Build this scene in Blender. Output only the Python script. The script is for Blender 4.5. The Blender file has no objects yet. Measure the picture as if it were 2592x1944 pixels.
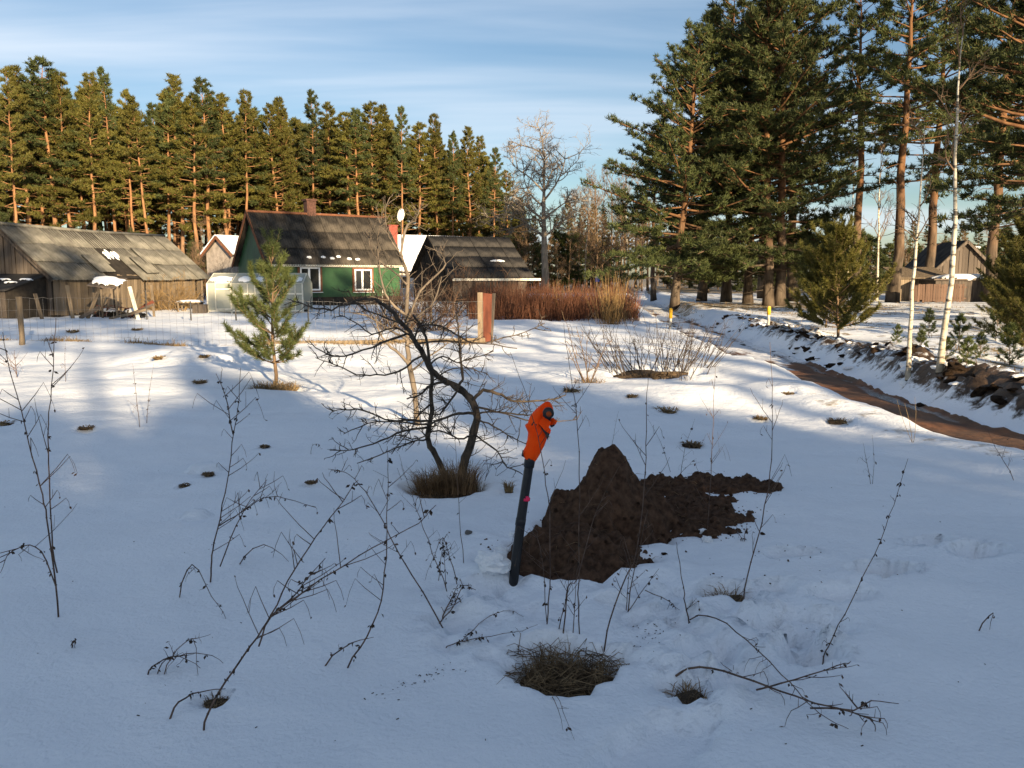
import bpy, math, random
import numpy as np
from mathutils import Vector, Matrix

# ------------------------------------------------------------------ camera, sky, sun, exposure
S = bpy.context.scene
COL = S.collection
F = 2157.0                       # focal length in pixels of the 2592 x 1944 photograph
PITCH = math.radians(7.2)
CAM_Z = 1.55
cam_d = bpy.data.cameras.new('camera'); cam = bpy.data.objects.new('camera', cam_d); COL.objects.link(cam)
cam.location = (0, 0, CAM_Z); cam.rotation_euler = (math.pi/2 - PITCH, 0, 0)
cam_d.sensor_width = 36.0; cam_d.lens = 36.0*F/2592.0
cam_d.clip_start = 0.05; cam_d.clip_end = 3000
S.camera = cam

SUN_AZ, SUN_EL = math.radians(153), math.radians(12.0)      # azimuth clockwise from the view direction (+Y)
SUN_DIR = Vector((math.sin(SUN_AZ)*math.cos(SUN_EL), math.cos(SUN_AZ)*math.cos(SUN_EL), math.sin(SUN_EL)))
W = bpy.data.worlds.new('World'); S.world = W; W.use_nodes = True
def build_world():
    nt = W.node_tree; nt.nodes.clear(); N = nt.nodes.new; L = nt.links.new
    out = N('ShaderNodeOutputWorld'); bg = N('ShaderNodeBackground'); bg.inputs['Strength'].default_value = 0.052
    sky = N('ShaderNodeTexSky'); sky.sky_type = 'NISHITA'; sky.sun_disc = False
    sky.sun_elevation = SUN_EL; sky.sun_rotation = SUN_AZ; sky.altitude = 100
    sky.air_density = 1.0; sky.dust_density = 0.6; sky.ozone_density = 2.6
    # thin cirrus: noise on a high flat layer, stretched into long bands
    tc = N('ShaderNodeTexCoord'); sep = N('ShaderNodeSeparateXYZ'); L(tc.outputs['Generated'], sep.inputs[0])
    def m(op, a, b=None, c=None):
        n = N('ShaderNodeMath'); n.operation = op
        for i, v in enumerate((a, b, c)):
            if v is None: continue
            if isinstance(v, (int, float)): n.inputs[i].default_value = v
            else: L(v, n.inputs[i])
        return n.outputs[0]
    zz = m('ADD', m('MAXIMUM', sep.outputs['Z'], 0.0), 0.12)
    u = m('DIVIDE', sep.outputs['X'], zz); v = m('DIVIDE', sep.outputs['Y'], zz)
    cb = N('ShaderNodeCombineXYZ'); L(u, cb.inputs[0]); L(v, cb.inputs[1])
    def band(rot, sc, scale, detail, lo, hi, loc=(0, 0, 0)):
        mp = N('ShaderNodeMapping'); L(cb.outputs[0], mp.inputs[0])
        mp.inputs['Rotation'].default_value = (0, 0, math.radians(rot)); mp.inputs['Scale'].default_value = sc; mp.inputs['Location'].default_value = loc
        nz = N('ShaderNodeTexNoise'); nz.inputs['Scale'].default_value = scale; nz.inputs['Detail'].default_value = detail
        nz.inputs['Roughness'].default_value = 0.55; nz.inputs['Distortion'].default_value = 0.35; L(mp.outputs[0], nz.inputs['Vector'])
        mr = N('ShaderNodeMapRange'); mr.interpolation_type = 'SMOOTHSTEP'; L(nz.outputs['Fac'], mr.inputs['Value'])
        mr.inputs['From Min'].default_value = lo; mr.inputs['From Max'].default_value = hi
        return mr.outputs[0]
    a = band(-24, (0.30, 1.0, 1), 0.62, 5, 0.43, 0.74, (3.1, 0.9, 0))
    b = band(-34, (0.16, 1.0, 1), 1.9, 6, 0.42, 0.8, (1.7, 5.2, 0))
    f = m('MULTIPLY', m('ADD', m('MULTIPLY', a, 0.8), m('MULTIPLY', b, 0.36)), 0.9)
    mx = N('ShaderNodeMix'); mx.data_type = 'RGBA'; L(f, mx.inputs['Factor']); L(sky.outputs[0], mx.inputs['A'])
    mx.inputs['B'].default_value = (6.3, 6.9, 7.7, 1)
    L(mx.outputs['Result'], bg.inputs['Color']); L(bg.outputs[0], out.inputs[0])
build_world()
sun_d = bpy.data.lights.new('sun', 'SUN'); sun_o = bpy.data.objects.new('sun', sun_d); COL.objects.link(sun_o)
sun_d.energy = 5.0; sun_d.angle = math.radians(0.53); sun_d.color = (1.0, 0.78, 0.50)
sun_o.rotation_euler = (-SUN_DIR).to_track_quat('-Z', 'Y').to_euler(); sun_o.location = (20, -40, 30)
S.view_settings.view_transform = 'Standard'; S.view_settings.look = 'None'; S.view_settings.gamma = 1
S.view_settings.exposure = 1.45; S.view_settings.use_curve_mapping = False
S.render.engine = 'CYCLES'; S.cycles.use_denoising = True; S.cycles.max_bounces = 6; S.cycles.diffuse_bounces = 3
S.cycles.transparent_max_bounces = 12; S.cycles.sample_clamp_indirect = 6.0

# ------------------------------------------------------------------ pixels to places
CP, SP = math.cos(PITCH), math.sin(PITCH)
def ray(px, py):
    a, b = (px-1296.0)/F, -(py-972.0)/F
    return np.array([a, CP+b*SP, -SP+b*CP])
def at(px, py, Y):
    d = ray(px, py); t = Y/d[1]
    return np.array([d[0]*t, Y, CAM_Z+d[2]*t])

# ------------------------------------------------------------------ noise
_pr = np.random.default_rng(7); _perm = _pr.permutation(512); _ga = _pr.uniform(0, 2*np.pi, 512)
def pn(x, y, seed=0):
    x = np.asarray(x, float)+seed*17.31; y = np.asarray(y, float)+seed*9.77
    xi = np.floor(x).astype(int); yi = np.floor(y).astype(int); xf = x-xi; yf = y-yi
    def g(ix, iy, fx, fy):
        a = _ga[(_perm[(_perm[ix & 511]+iy) & 511])]
        return np.cos(a)*fx+np.sin(a)*fy
    u = xf*xf*xf*(xf*(xf*6-15)+10); v = yf*yf*yf*(yf*(yf*6-15)+10)
    n0 = g(xi, yi, xf, yf)*(1-u)+g(xi+1, yi, xf-1, yf)*u
    n1 = g(xi, yi+1, xf, yf-1)*(1-u)+g(xi+1, yi+1, xf-1, yf-1)*u
    return (n0*(1-v)+n1*v)*1.5
def fbm(x, y, o=4, seed=0, gain=0.5):
    s = 0; a = 1
    for i in range(o): s = s+a*pn(x*2**i, y*2**i, seed+i*3); a *= gain
    return s
def sst(a, b, x):
    t = np.clip((x-a)/(b-a), 0, 1); return t*t*(3-2*t)

# ------------------------------------------------------------------ the lie of the land
RY = np.array([-60, 0, 6, 9, 12, 18, 30, 45, 65, 100, 300.]); RX = np.array([9.0, 6.6, 6.0, 5.45, 5.2, 5.6, 6.35, 7.7, 10.0, 15.0, 50.])
def road_x(y): return np.interp(y, RY, RX)
def land(x, y):
    """smooth snow surface with drifts, the sunken track and its bank"""
    x = np.asarray(x, float); y = np.asarray(y, float)
    r = np.hypot(x, y)
    mid = sst(7, 13, r)
    h = 0.07*fbm(x/6.5, y/5.0, 2, 1)+(0.018+0.03*mid)*fbm(x/1.7+0.3*y, y/1.1, 3, 2)+(0.007*fbm(x/.35, y/.35, 2, 5)+0.016*fbm(x/.8, y/.6, 2, 6))*(1-sst(9, 20, r))
    rd = np.clip(pn(x/2.6+0.2*y, y/1.5, 41), -0.2, 1)
    h = h+0.10*mid*(1-sst(40, 60, r))*rd
    h = h*(1-sst(60, 110, r)*0.6)
    h = h+0.14*np.exp(-((x-2.4)/2.2)**2-((y-13)/3.5)**2)          # low swell carrying the bare bush
    t = x-road_x(y)+0.18*pn(y/1.7, x*0+3.3, 8)
    cut = sst(-1.2, -.82, t)*(1-sst(.9, 1.45, t))
    rut = np.exp(-((t+0.45)/0.16)**2)+np.exp(-((t-0.62)/0.16)**2)
    h = h*(1-cut)+cut*(-0.34+0.015*fbm(x/.5, y/.9, 3, 11)-0.05*rut)
    h = h+.05*np.exp(-((t+1.45)/.42)**2)*(1-sst(12, 17, y))*sst(-5, 5, y)
    bank = np.exp(-((t-1.65)/0.75)**2)
    near = (1-sst(22, 42, y))*sst(-6, 2, y)
    h = h+bank*(0.10+near*(0.06+0.14*fbm(x/.42, y/.5, 4, 12, .62)))
    return h
HG = []
DIPS = []            # (x, y, radius, depth, aspect, angle) hollows pressed or melted into the snow
def height(x, y):
    x = np.asarray(x, float); y = np.asarray(y, float)
    if HG and not x.ndim:                       # once the sheet is laid, read it
        gx, gy, gz = HG; i = min(max(int(np.searchsorted(gx, x))-1, 0), len(gx)-2); j = min(max(int(np.searchsorted(gy, y))-1, 0), len(gy)-2)
        a = (x-gx[i])/(gx[i+1]-gx[i]); b = (y-gy[j])/(gy[j+1]-gy[j])
        return (gz[j, i]*(1-a)+gz[j, i+1]*a)*(1-b)+(gz[j+1, i]*(1-a)+gz[j+1, i+1]*a)*b
    h = land(x, y)
    for (cx, cy, r, d, asp, an) in DIPS:
        ddx = x-cx; ddy = y-cy
        if h.ndim:
            k = np.where((np.abs(ddx) < 3*r*asp+.2) & (np.abs(ddy) < 3*r*asp+.2))
            if len(k[0]) == 0: continue
            xx, yy = ddx[k], ddy[k]
        else: xx, yy = ddx, ddy
        c, s = math.cos(an), math.sin(an); a = (xx*c+yy*s)/asp; b = -xx*s+yy*c
        q = np.hypot(a, b)/r*(1+0.32*pn((xx+cx)*.75/r, (yy+cy)*.75/r, 21)+0.16*pn((xx+cx)*2.3/r, (yy+cy)*2.3/r, 22))
        e = -d*(1-sst(0.72, 1.08, q))+0.12*abs(d)*np.exp(-((q-1.25)/0.22)**2)
        if h.ndim: h[k] += e
        else: h = h+e
    return h
def gp(px, py, base=False, n=14):
    """the place where the ground shows at a pixel"""
    d = ray(px, py); z = 0.0
    for _ in range(n):
        t = (CAM_Z-z)/max(1e-4, -d[2]); x, y = d[0]*t, d[1]*t
        z = 0.5*z+0.5*float(land(x, y) if base else height(x, y))
    return np.array([x, y, float(land(x, y) if base else height(x, y))])

# ------------------------------------------------------------------ meshes and objects
def link(name, me, mat=None, parent=None):
    o = bpy.data.objects.new(name, me); COL.objects.link(o)
    if mat is not None and me is not None and not me.materials: me.materials.append(mat)
    if parent is not None: o.parent = parent
    return o
def mesh_np(name, V, Q=None, T=None, smooth=True, attrs=None):
    me = bpy.data.meshes.new(name); V = np.asarray(V, np.float32).reshape(-1, 3)
    Q = np.zeros((0, 4), np.int32) if Q is None else np.asarray(Q, np.int32).reshape(-1, 4)
    T = np.zeros((0, 3), np.int32) if T is None else np.asarray(T, np.int32).reshape(-1, 3)
    me.vertices.add(len(V)); me.vertices.foreach_set('co', V.ravel())
    lp = np.concatenate([Q.ravel(), T.ravel()]).astype(np.int32)
    me.loops.add(len(lp)); me.loops.foreach_set('vertex_index', lp)
    st = np.concatenate([np.arange(len(Q))*4, len(Q)*4+np.arange(len(T))*3]).astype(np.int32)
    me.polygons.add(len(st)); me.polygons.foreach_set('loop_start', st)
    me.update(calc_edges=True)
    me.polygons.foreach_set('use_smooth', np.full(len(st), smooth, bool))
    for k, a in (attrs or {}).items():
        at_ = me.attributes.new(k, 'FLOAT', 'POINT'); at_.data.foreach_set('value', np.asarray(a, np.float32))
    me.update()
    return me
class MB:
    def __init__(s): s.V = []; s.Q = []; s.T = []; s.n = 0; s.A = []
    def add(s, V, Q=None, T=None, var=0.0):
        V = np.asarray(V, float).reshape(-1, 3)
        if Q is not None and len(Q): s.Q.append(np.asarray(Q, int).reshape(-1, 4)+s.n)
        if T is not None and len(T): s.T.append(np.asarray(T, int).reshape(-1, 3)+s.n)
        s.V.append(V); s.A.append(np.broadcast_to(np.asarray(var, float), (len(V),))); s.n += len(V)
        return s
    def box(s, c, size, ax=None, var=0.0):
        c = np.asarray(c, float); h = np.asarray(size, float)/2
        A = np.eye(3) if ax is None else np.asarray(ax, float)      # rows: axes
        k = np.array([[i, j, l] for i in (-1, 1) for j in (-1, 1) for l in (-1, 1)], float)
        V = c+(k*h)@A
        s.add(V, [[0, 1, 3, 2], [4, 6, 7, 5], [0, 4, 5, 1], [2, 3, 7, 6], [0, 2, 6, 4], [1, 5, 7, 3]], var=var); return s
    def bar(s, a, b, w, t, up=(0, 0, 1)):
        a = np.asarray(a, float); b = np.asarray(b, float); d = b-a; L = np.linalg.norm(d); d = d/L
        u = np.asarray(up, float); sx = np.cross(d, u); sx = sx/(np.linalg.norm(sx)+1e-9); u = np.cross(sx, d)
        return s.box((a+b)/2, (L, w, t), [d, sx, u])
    def prism(s, poly, off):
        """convex polygon extruded by a vector"""
        P = np.asarray(poly, float); n = len(P); V = np.concatenate([P, P+np.asarray(off, float)])
        Q = [[i, (i+1) % n, n+(i+1) % n, n+i] for i in range(n)]
        T = [[0, i+1, i] for i in range(1, n-1)]+[[n, n+i, n+i+1] for i in range(1, n-1)]
        return s.add(V, Q, T)
    def tubes(s, P, R, sides=4, cap=True, var=0.0):
        P = np.asarray(P, float); R = np.asarray(R, float)
        if P.ndim == 2: P = P[None]; R = R[None] if R.ndim == 1 else R
        n, m, _ = P.shape
        T = np.gradient(P, axis=1); T /= np.linalg.norm(T, axis=2, keepdims=True)+1e-9
        mean = P[:, -1]-P[:, 0]; ref = np.zeros((n, 3)); ref[np.arange(n), np.argmin(np.abs(mean), axis=1)] = 1
        b1 = np.cross(T, ref[:, None, :]); b1 /= np.linalg.norm(b1, axis=2, keepdims=True)+1e-9; b2 = np.cross(T, b1)
        a = np.arange(sides)*2*np.pi/sides
        V = P[:, :, None, :]+R[:, :, None, None]*(np.cos(a)[None, None, :, None]*b1[:, :, None, :]+np.sin(a)[None, None, :, None]*b2[:, :, None, :])
        i = np.arange(n)[:, None, None]*m*sides+np.arange(m-1)[None, :, None]*sides
        k = np.arange(sides)[None, None, :]; k2 = (k+1) % sides
        Q = np.stack([i+k, i+k2, i+k2+sides, i+k+sides], -1).reshape(-1, 4)
        Tt = None
        if cap and sides >= 3:
            base = np.arange(n)*m*sides
            tl = [np.stack([base, base+j+1, base+j], -1) for j in range(1, sides-1)]
            te = [np.stack([base+(m-1)*sides, base+(m-1)*sides+j, base+(m-1)*sides+j+1], -1) for j in range(1, sides-1)]
            Tt = np.concatenate(tl+te)
        v = np.asarray(var, float)
        v = np.repeat(v, m*sides) if v.ndim else v
        return s.add(V.reshape(-1, 3), Q, Tt, var=v)
    def mesh(s, name, smooth=True):
        return mesh_np(name, np.concatenate(s.V), np.concatenate(s.Q) if s.Q else None, np.concatenate(s.T) if s.T else None, smooth, {'var': np.concatenate(s.A)})
    def build(s, name, mat, parent=None, smooth=True):
        o = link(name, s.mesh(name, smooth), mat, parent)
        if parent is not None and name in ('limbs', 'twigs', 'branches', 'stems', 'shoots', 'grass_blades', 'straw', 'shrivelled_leaves', 'crown', 'needles', 'wire_mesh'): o['kind'] = 'stuff'
        return o
class Tw:
    """collects many thin tapered tubes and adds them in one go"""
    def __init__(s): s.d = {}
    def add(s, P, R, sides=4, var=0.0):
        s.d.setdefault((len(P), sides), []).append((np.asarray(P, float), np.asarray(R, float), var))
    def flush(s, mb):
        for (m, sides), l in s.d.items():
            mb.tubes(np.stack([p for p, _, _ in l]), np.stack([r for _, r, _ in l]), sides, var=np.array([v for _, _, v in l]))
        return mb
def empty(name, loc=(0, 0, 0), rz=0.0):
    o = bpy.data.objects.new(name, None); COL.objects.link(o); o.location = loc; o.rotation_euler = (0, 0, rz); o.empty_display_size = 0.2
    return o
def tag(o, label, cat, group=None, kind=None):
    o['label'] = label
    if cat: o['category'] = cat
    if group: o['group'] = group
    if kind: o['kind'] = kind
    return o
def structure(o, label=None):
    o['kind'] = 'structure'
    if label: o['label'] = label
    return o
def copy_tree(root, loc, rz=0.0, sc=1.0, tilt=(0, 0)):
    r = root.copy(); COL.objects.link(r); r.location = loc; r.rotation_euler = (tilt[0], tilt[1], rz)
    r.scale = (sc, sc, sc) if np.isscalar(sc) else sc
    for c in list(root.children):
        k = c.copy(); COL.objects.link(k); k.parent = r
        for g in list(c.children):
            q = g.copy(); COL.objects.link(q); q.parent = k
    return r
def nrm(v): v = np.asarray(v, float); return v/(np.linalg.norm(v, axis=-1, keepdims=True)+1e-9)

# ------------------------------------------------------------------ materials
def new_mat(name, rough=0.8, spec=0.3):
    m = bpy.data.materials.new(name); m.use_nodes = True; b = m.node_tree.nodes['Principled BSDF']
    b.inputs['Roughness'].default_value = rough; b.inputs['Specular IOR Level'].default_value = spec
    return m, m.node_tree.nodes.new, m.node_tree.links.new, b
def c4(c): return (c[0], c[1], c[2], 1)
def noise_fac(N, L, scale, detail=4, stretch=(1, 1, 1), coord='Object', lo=0.35, hi=0.65, rough=0.55):
    tc = N('ShaderNodeTexCoord'); mp = N('ShaderNodeMapping'); L(tc.outputs[coord], mp.inputs[0]); mp.inputs['Scale'].default_value = stretch
    nz = N('ShaderNodeTexNoise'); nz.inputs['Scale'].default_value = scale; nz.inputs['Detail'].default_value = detail; nz.inputs['Roughness'].default_value = rough
    L(mp.outputs[0], nz.inputs['Vector'])
    mr = N('ShaderNodeMapRange'); L(nz.outputs['Fac'], mr.inputs['Value']); mr.inputs['From Min'].default_value = lo; mr.inputs['From Max'].default_value = hi
    return mr.outputs[0], nz.outputs['Fac']
def mixc(N, L, f, a, b):
    mx = N('ShaderNodeMix'); mx.data_type = 'RGBA'
    for s, v in ((mx.inputs['Factor'], f), (mx.inputs['A'], a), (mx.inputs['B'], b)):
        if isinstance(v, (int, float)): s.default_value = v
        elif isinstance(v, tuple): s.default_value = c4(v)
        else: L(v, s)
    return mx.outputs['Result']
def bump(N, L, b, h, strength=0.4, dist=0.02):
    bp = N('ShaderNodeBump'); bp.inputs['Strength'].default_value = strength; bp.inputs['Distance'].default_value = dist
    L(h, bp.inputs['Height']); L(bp.outputs[0], b.inputs['Normal'])
def attr(N, name):
    a = N('ShaderNodeAttribute'); a.attribute_name = name; return a.outputs['Fac']
def M(name, c1, c2, scale=6, stretch=(1, 1, 1), rough=0.85, spec=0.2, bs=0.4, bd=0.01, bscale=None, coord='Object', lo=.35, hi=.65, var=0.0):
    m, N, L, b = new_mat(name, rough, spec)
    f, raw = noise_fac(N, L, scale, 5, stretch, coord, lo, hi)
    col = mixc(N, L, f, c1, c2)
    if var:
        hs = N('ShaderNodeHueSaturation'); L(col, hs.inputs['Color'])
        mr = N('ShaderNodeMapRange'); mr.inputs['To Min'].default_value = 1-var; mr.inputs['To Max'].default_value = 1+var
        oi = N('ShaderNodeObjectInfo'); L(oi.outputs['Random'], mr.inputs['Value']); L(mr.outputs[0], hs.inputs['Value']); col = hs.outputs['Color']
    L(col, b.inputs['Base Color'])
    if bs:
        h = raw
        if bscale: h = noise_fac(N, L, bscale, 4, stretch, coord)[1]
        bump(N, L, b, h, bs, bd)
    return m
def foliage(name, c1, c2, scale=0.7, trans=0.25):
    m, N, L, b = new_mat(name, 0.6, 0.25)
    f = attr(N, 'var'); col = mixc(N, L, f, c1, c2)
    f2, _ = noise_fac(N, L, scale, 2)
    col = mixc(N, L, f2, col, mixc(N, L, f, c2, c1))
    oi = N('ShaderNodeObjectInfo'); hs = N('ShaderNodeHueSaturation'); mr = N('ShaderNodeMapRange'); mr.inputs['To Min'].default_value = .75; mr.inputs['To Max'].default_value = 1.25
    L(oi.outputs['Random'], mr.inputs['Value']); L(mr.outputs[0], hs.inputs['Value']); L(col, hs.inputs['Color']); col = hs.outputs['Color']
    L(col, b.inputs['Base Color'])
    tr = N('ShaderNodeBsdfTranslucent'); L(col, tr.inputs['Color']); ms = N('ShaderNodeMixShader'); ms.inputs[0].default_value = trans
    L(b.outputs[0], ms.inputs[1]); L(tr.outputs[0], ms.inputs[2])
    L(ms.outputs[0], m.node_tree.nodes['Material Output'].inputs['Surface'])
    return m

def snow_ground():
    m, N, L, b = new_mat('snow', 0.55, 0.25)
    f, _ = noise_fac(N, L, 0.8, 4)
    snow = mixc(N, L, f, (0.775, 0.815, 0.87), (0.85, 0.875, 0.915))
    # fine needles and crumbs blown over the snow
    f3, _ = noise_fac(N, L, 60, 2, lo=.72, hi=.8); f4, _ = noise_fac(N, L, 1.1, 3, lo=.52, hi=.7)
    mu = N('ShaderNodeMath'); mu.operation = 'MULTIPLY'; L(f3, mu.inputs[0]); L(f4, mu.inputs[1])
    snow = mixc(N, L, mu.outputs[0], snow, (0.22, 0.17, 0.13))
    g1, gr = noise_fac(N, L, 5, 6); grass = mixc(N, L, g1, (0.11, 0.075, 0.035), (0.30, 0.22, 0.11))
    s1, sr = noise_fac(N, L, 9, 6); soil = mixc(N, L, s1, (0.030, 0.020, 0.013), (0.095, 0.06, 0.036))
    def mask(a, sc, w=0.14):
        nz = noise_fac(N, L, sc, 6, rough=.7)[1]
        ad = N('ShaderNodeMath'); ad.operation = 'ADD'; L(attr(N, a), ad.inputs[0]); L(nz, ad.inputs[1])
        mr = N('ShaderNodeMapRange'); L(ad.outputs[0], mr.inputs['Value']); mr.inputs['From Min'].default_value = 1.0-w/2; mr.inputs['From Max'].default_value = 1.0+w/2
        return mr.outputs[0]
    col = mixc(N, L, mask('grass', 2.2), snow, grass)
    col = mixc(N, L, mask('soil', 4.0), col, soil)
    L(col, b.inputs['Base Color'])
    n1 = noise_fac(N, L, 6, 6)[1]; n2 = noise_fac(N, L, 45, 4)[1]
    ad = N('ShaderNodeMath'); ad.operation = 'MULTIPLY_ADD'; L(n2, ad.inputs[0]); ad.inputs[1].default_value = 0.42; L(n1, ad.inputs[2])
    bump(N, L, b, ad.outputs[0], 0.85, 0.024)
    return m
def track_mat():
    m, N, L, b = new_mat('track', 0.6, 0.4)
    s1, sr = noise_fac(N, L, 5, 6, (1, .45, 1)); soil = mixc(N, L, s1, (0.085, 0.034, 0.015), (0.24, 0.10, 0.042))
    f, _ = noise_fac(N, L, .8, 3); soil = mixc(N, L, f, soil, (0.10, 0.06, 0.035))
    nz = noise_fac(N, L, 1.6, 6, (1.2, .32, 1), rough=.65)[1]
    def mk(a, lo, hi):
        ad = N('ShaderNodeMath'); ad.operation = 'ADD'; L(attr(N, a), ad.inputs[0]); L(nz, ad.inputs[1])
        mr = N('ShaderNodeMapRange'); L(ad.outputs[0], mr.inputs['Value']); mr.inputs['From Min'].default_value = lo; mr.inputs['From Max'].default_value = hi; return mr.outputs[0]
    sm = mk('snow', 0.97, 1.07); im = mk('ice', 0.95, 1.1)
    col = mixc(N, L, im, soil, (0.17, 0.19, 0.21)); col = mixc(N, L, sm, col, (0.74, 0.75, 0.78))
    L(col, b.inputs['Base Color'])
    ro = N('ShaderNodeMapRange'); L(im, ro.inputs['Value']); ro.inputs['To Min'].default_value = .75; ro.inputs['To Max'].default_value = .16; L(ro.outputs[0], b.inputs['Roughness'])
    bump(N, L, b, noise_fac(N, L, 11, 6)[1], 0.7, 0.03)
    return m
def pine_bark(name='pine_bark', k=1.0):
    m, N, L, b = new_mat(name, 0.85, 0.15)
    tc = N('ShaderNodeTexCoord'); sp = N('ShaderNodeSeparateXYZ'); L(tc.outputs['Object'], sp.inputs[0])
    n = noise_fac(N, L, 1.2, 3)[1]; ad = N('ShaderNodeMath'); ad.operation = 'MULTIPLY_ADD'; L(n, ad.inputs[0]); ad.inputs[1].default_value = 5.0; L(sp.outputs['Z'], ad.inputs[2])
    mr = N('ShaderNodeMapRange'); L(ad.outputs[0], mr.inputs['Value']); mr.inputs['From Min'].default_value = 4.5; mr.inputs['From Max'].default_value = 9.0
    f, raw = noise_fac(N, L, 3.5, 5, (1.5, 1.5, .35))
    low = mixc(N, L, f, tuple(k*c for c in (0.07, 0.052, 0.038)), tuple(k*c for c in (0.20, 0.155, 0.115))); up = mixc(N, L, f, tuple(k*c for c in (0.16, 0.080, 0.038)), tuple(k*c for c in (0.30, 0.158, 0.076)))
    L(mixc(N, L, mr.outputs[0], low, up), b.inputs['Base Color']); bump(N, L, b, raw, .8, .04)
    return m
def birch_bark():
    m, N, L, b = new_mat('birch_bark', 0.6, 0.3)
    f, raw = noise_fac(N, L, 3.0, 5, (1.2, 1.2, 5.5), lo=.52, hi=.62)
    f2, _ = noise_fac(N, L, 2.0, 3)
    col = mixc(N, L, f2, (0.36, 0.31, 0.23), (0.58, 0.53, 0.43)); col = mixc(N, L, f, col, (0.07, 0.06, 0.05))
    L(col, b.inputs['Base Color']); bump(N, L, b, raw, .4, .01); return m
def glass_mat(name, tint, rough, alpha):
    m, N, L, b = new_mat(name, rough, 0.5); b.inputs['Base Color'].default_value = c4(tint)
    tr = N('ShaderNodeBsdfTransparent'); tr.inputs[0].default_value = (0.9, 0.92, 0.9, 1); ms = N('ShaderNodeMixShader'); ms.inputs[0].default_value = alpha
    L(tr.outputs[0], ms.inputs[1]); L(b.outputs[0], ms.inputs[2]); L(ms.outputs[0], m.node_tree.nodes['Material Output'].inputs['Surface'])
    return m
MAT = {}
def mats():
    D = MAT
    D['snow'] = snow_ground(); D['track'] = track_mat(); D['pbark'] = pine_bark(); D['pbark_old'] = pine_bark('old_pine_bark', .6); D['bbark'] = birch_bark()
    D['snow_cap'] = M('snow_cap', (0.80, 0.82, 0.85), (0.88, 0.89, 0.9), 5, rough=.55, bs=.5, bd=.03)
    D['needle'] = foliage('pine_needles', (0.052, 0.058, 0.014), (0.150, 0.130, 0.026))
    D['needle_dark'] = foliage('pine_needles_dark', (0.032, 0.047, 0.018), (0.088, 0.100, 0.030))
    D['needle_young'] = foliage('young_pine_needles', (0.050, 0.072, 0.022), (0.125, 0.145, 0.045), 3)
    D['bark_dark'] = M('dark_bark', (0.035, 0.026, 0.021), (0.10, 0.078, 0.062), 14, (1, 1, .4), bs=.6)
    D['bark_apple'] = M('fruit_tree_bark', (0.030, 0.024, 0.020), (0.105, 0.080, 0.058), 22, (1, 1, .5), bs=.7, bd=.004)
    D['bark_grey'] = M('grey_bark', (0.085, 0.068, 0.052), (0.19, 0.152, 0.115), 6, (1, 1, .4), bs=.5)
    D['bark_brown'] = M('brown_bark', (0.10, 0.065, 0.04), (0.21, 0.14, 0.085), 6, (1, 1, .4), bs=.5)
    D['oak'] = M('oak_bark', (0.17, 0.14, 0.11), (0.30, 0.25, 0.195), 6, (1, 1, .4), bs=.5)
    D['twig_red'] = M('red_twig', (0.085, 0.034, 0.019), (0.185, 0.080, 0.043), 1.2, bs=0)
    D['twig_yellow'] = M('yellow_twig', (0.15, 0.095, 0.04), (0.27, 0.175, 0.075), 2, bs=0)
    D['twig_brown'] = M('brown_twig', (0.075, 0.045, 0.028), (0.17, 0.10, 0.06), 2, bs=0)
    D['weed'] = M('dry_weed_stem', (0.05, 0.032, 0.026), (0.15, 0.10, 0.075), 25, bs=.3, bd=.002)
    D['weed_leaf'] = M('shrivelled_leaf', (0.03, 0.022, 0.018), (0.07, 0.05, 0.036), 40, bs=.3, bd=.002)
    D['grass'] = M('dry_grass', (0.13, 0.085, 0.04), (0.34, 0.24, 0.12), 7, bs=0)
    D['grass_dark'] = M('matted_dead_grass', (0.075, 0.048, 0.027), (0.27, 0.185, 0.10), 14, bs=0)
    D['grass_brown'] = M('brown_dead_grass', (0.11, 0.065, 0.034), (0.33, 0.205, 0.105), 9, bs=0)
    D['fence_brown'] = M('brown_fence_board', (0.10, 0.062, 0.046), (0.19, 0.12, 0.085), 5, (2, 2, .3), bs=.5, var=.25)
    D['sod'] = M('matted_sod', (0.035, 0.025, 0.016), (0.13, 0.09, 0.055), 18, rough=.95, bs=.9, bd=.02)
    D['earth'] = M('dug_earth', (0.030, 0.017, 0.011), (0.115, 0.066, 0.042), 24, rough=.95, spec=.08, bs=1.0, bd=.02, lo=.3, hi=.72)
    D['clod'] = M('earth_clod', (0.014, 0.010, 0.007), (0.055, 0.034, 0.021), 20, rough=.95, spec=.1, bs=.9, bd=.03)
    D['asbestos'] = M('weathered_roof_sheet', (0.090, 0.086, 0.074), (0.195, 0.186, 0.16), 2.2, rough=.95, bs=.5, bd=.01, var=.14)
    D['asbestos_dark'] = M('mossy_roof_sheet', (0.016, 0.0145, 0.013), (0.080, 0.069, 0.057), 1.6, rough=.95, bs=.5, bd=.01, var=.15)
    D['tar'] = M('tarred_roofing', (0.016, 0.016, 0.017), (0.05, 0.046, 0.043), 1.8, rough=.85, bs=.4)
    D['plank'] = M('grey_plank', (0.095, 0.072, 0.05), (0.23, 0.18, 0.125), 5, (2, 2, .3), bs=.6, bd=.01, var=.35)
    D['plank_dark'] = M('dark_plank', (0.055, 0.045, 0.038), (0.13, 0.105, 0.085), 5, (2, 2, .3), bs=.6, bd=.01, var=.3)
    D['dark_gap'] = M('dark_interior_boarding', (0.02, 0.017, 0.014), (0.04, 0.033, 0.026), 4, bs=.3)
    D['green'] = M('green_paint', (0.014, 0.050, 0.019), (0.022, 0.082, 0.028), 1.4, rough=.5, spec=.4, bs=.15, bd=.005)
    D['trim_brown'] = M('brown_trim', (0.12, 0.05, 0.028), (0.20, 0.085, 0.045), 6, bs=.3)
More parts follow.
